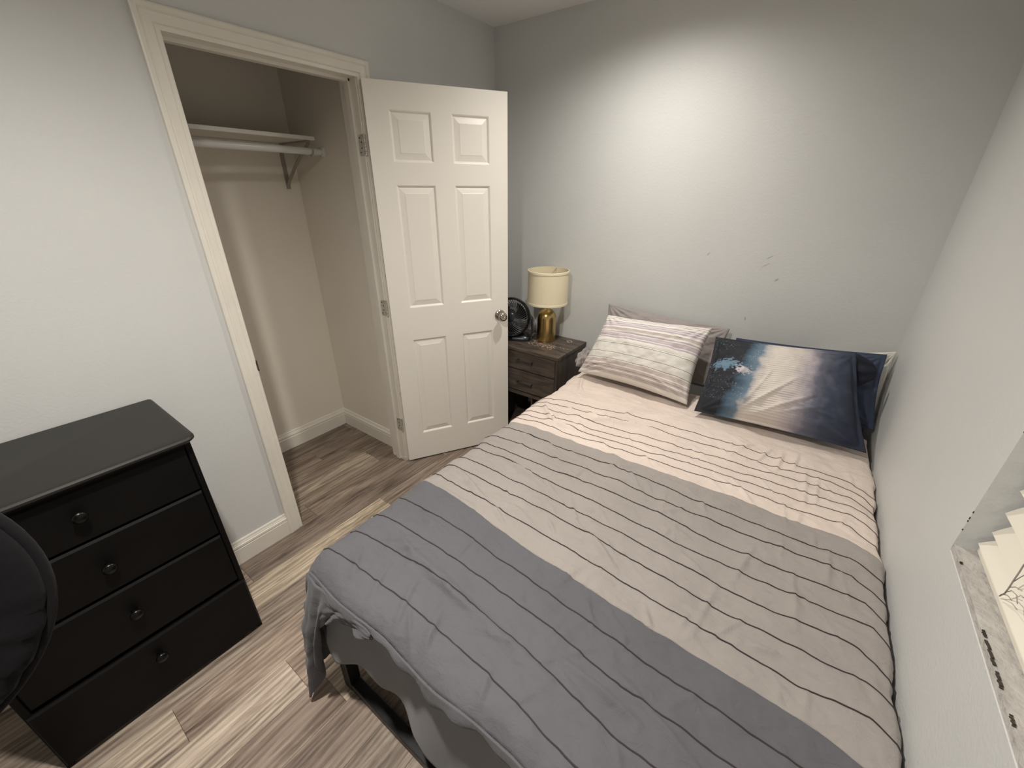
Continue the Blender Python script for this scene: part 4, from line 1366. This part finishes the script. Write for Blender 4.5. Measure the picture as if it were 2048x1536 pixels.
# ================================================================== WINDOW BLIND
bl = empty('window_blind', V(W + 0.04, (WIN0 + WIN1) / 2, WINZ0), 'cream horizontal slat blind lowered in the window recess by the bed', 'blind')
bd0, bd1 = WIN0 + 0.010, WIN1 - 0.010
sv0 = None
zz = 0.949
k = 0
ZL = [0.950, 0.984, 1.034, 1.088]
while zz < WINZ1 - 0.07:
    z = ZL[k] if k < 4 else ZL[3] + 0.050 * (k - 3)
    zz = z + 0.05
    xa = W + (0.026 if k == 0 else 0.034)
    wdt, th_ = 0.050, 0.0028
    ang = math.radians(52 if k else 40)
    ux, uz = math.cos(ang), math.sin(ang)
    prof_ = []
    m_ = 7
    for i in range(m_):
        s_ = i / (m_ - 1)
        bow = 0.0016 * math.sin(PI * s_)
        prof_.append((xa + ux * wdt * s_ - uz * bow, z + uz * wdt * s_ + ux * bow))
    low = [(p[0] + uz * th_, p[1] - ux * th_) for p in prof_[::-1]]
    ring = prof_ + low
    n = len(ring)
    sg = 0.004 * random.uniform(-1, 1) if k else 0
    v = [V(x_, bd0, z_) for (x_, z_) in ring] + [V(x_, bd1, z_ + sg) for (x_, z_) in ring]
    f = [(i, (i + 1) % n, (i + 1) % n + n, i + n) for i in range(n)] + [tuple(range(n - 1, -1, -1)), tuple(range(n, 2 * n))]
    mk('slat', v, f, M['slat'], bl)
    k += 1
box('bottom_rail', W + 0.030, W + 0.074, bd0, bd1, 0.9305, 0.944, M['slat'], bl, bevel=0.003)
box('headrail', W + 0.022, W + 0.078, bd0, bd1, WINZ1 - 0.055, WINZ1 - 0.001, M['slat'], bl, bevel=0.002)
# lift cords fraying over the lowest slats
XC = W + 0.020
main = [V(XC, 1.62, 1.30), V(XC, 1.50, 1.10), V(XC, 1.477, 1.039), V(XC, 1.479, 1.023), V(XC, 1.480, 1.006), V(XC, 1.482, 0.989), V(XC + 0.001, 1.480, 0.974), V(XC + 0.002, 1.471, 0.958)]
cd = MB()
cd.tube(main, 0.0011, 6)
for e in ([V(XC, 1.482, 1.004), V(XC, 1.489, 1.022), V(XC, 1.500, 1.044)], [V(XC, 1.482, 0.990), V(XC, 1.494, 1.003), V(XC, 1.512, 1.012)],
          [V(XC, 1.481, 0.976), V(XC, 1.492, 0.992), V(XC, 1.508, 0.998), V(XC, 1.522, 0.992)], [V(XC, 1.476, 0.966), V(XC, 1.49, 0.979), V(XC, 1.507, 0.984)]):
    cd.tube(e, 0.0007, 5)
cd.tube([V(XC, 1.62, 1.30), V(XC + 0.004, 1.62, WINZ1 - 0.04)], 0.0014, 6)
cd.obj('lift_cord', M['cord'], bl, smooth=True)

# ================================================================== DESK CHAIR at the left edge of the view
t = empty('desk_chair', V(0.74, 2.86, 0), 'black round-backed upholstered chair cut off by the left picture edge', 'chair')
cc = Vector(V(0.80, 2.735, 0.985))
axc = Vector((1.0, -0.10, 0.12)).normalized()
ac = Vector((0, -1, 0)) - axc * axc.dot(Vector((0, -1, 0))); ac.normalize()
bc_ = axc.cross(ac)
if bc_.z < 0:
    bc_ = -bc_


def disc(mb, ra, rb, profr, n=72, wrinkle=0.0):
    v, f = [], []
    for (k_, h_) in profr:
        for i in range(n):
            an = 2 * PI * i / n
            q = cc + ac * ra * k_ * math.cos(an) + bc_ * rb * k_ * math.sin(an)
            hh = h_
            if wrinkle:
                zrel = q.z - cc.z
                if zrel < -0.02:
                    hh += wrinkle * math.sin((q.z * 95 + q.y * 40)) * min(1, -zrel / 0.1) * (1 if h_ > 0 else 0)
            v.append(tuple(q + axc * hh))
    for r in range(len(profr) - 1):
        for i in range(n):
            f.append((r * n + i, r * n + (i + 1) % n, (r + 1) * n + (i + 1) % n, (r + 1) * n + i))
    mb.add(v, f)


mb = MB()
disc(mb, 0.300, 0.305, [(0.001, 0.012), (0.3, 0.014), (0.55, 0.022), (0.75, 0.030), (0.86, 0.032), (0.93, 0.026), (0.955, 0.012), (0.955, -0.03), (0.8, -0.045), (0.4, -0.05), (0.001, -0.05)], wrinkle=0.006)
mb.obj('backrest', M['chair'], t, smooth=True)
mb = MB()
prr = [(1.0 + 0.032 * math.cos(a), 0.010 + 0.010 * math.sin(a)) for a in np.linspace(0, 2 * PI, 13)]
disc(mb, 0.300, 0.305, [(0.965 + 0.035 * math.cos(a), 0.002 + 0.013 * math.sin(a)) for a in np.linspace(0, 2 * PI, 13)])
mb.obj('rim_piping', M['chair'], t, smooth=True)
sm = MB()
sm.lathe([(0.0, 0.0), (0.20, 0.0), (0.23, 0.015), (0.235, 0.045), (0.22, 0.075), (0.12, 0.085), (0.0, 0.087)], V(0.60, 3.02, 0.43), n=48)
sm.obj('seat', M['chair'], t, smooth=0.8)
MB().tube([V(0.60, 3.02, 0.06), V(0.60, 3.02, 0.43)], 0.025, 20).obj('gas_column', M['blackmetal'], t, smooth=0.7)
MB().tube([V(0.66, 2.95, 0.45), V(0.74, 2.86, 0.47), V(0.755, 2.80, 0.62), V(0.765, 2.76, 0.78)], 0.016, 12).obj('back_support', M['blackmetal'], t, smooth=0.7)
for k in range(5):
    a = k * 2 * PI / 5 + 0.9
    e = (0.60 + 0.24 * math.cos(a), 3.02 + 0.24 * math.sin(a))
    o = MB().tube([V(0.60, 3.02, 0.085), V((0.60 + e[0]) / 2, (3.02 + e[1]) / 2, 0.078), V(e[0], e[1], 0.062)], [0.024, 0.019, 0.013], 12).obj('base_arm', M['blackmetal'], t, smooth=0.7)
    MB().lathe([(0.0, -0.012), (0.022, -0.012), (0.026, -0.006), (0.026, 0.006), (0.022, 0.012), (0, 0.012)], V(e[0], e[1], 0.0262), (math.cos(a), math.sin(a) * -1 * -1, 0), 20).obj('caster', M['blackmetal'], o, smooth=0.7)
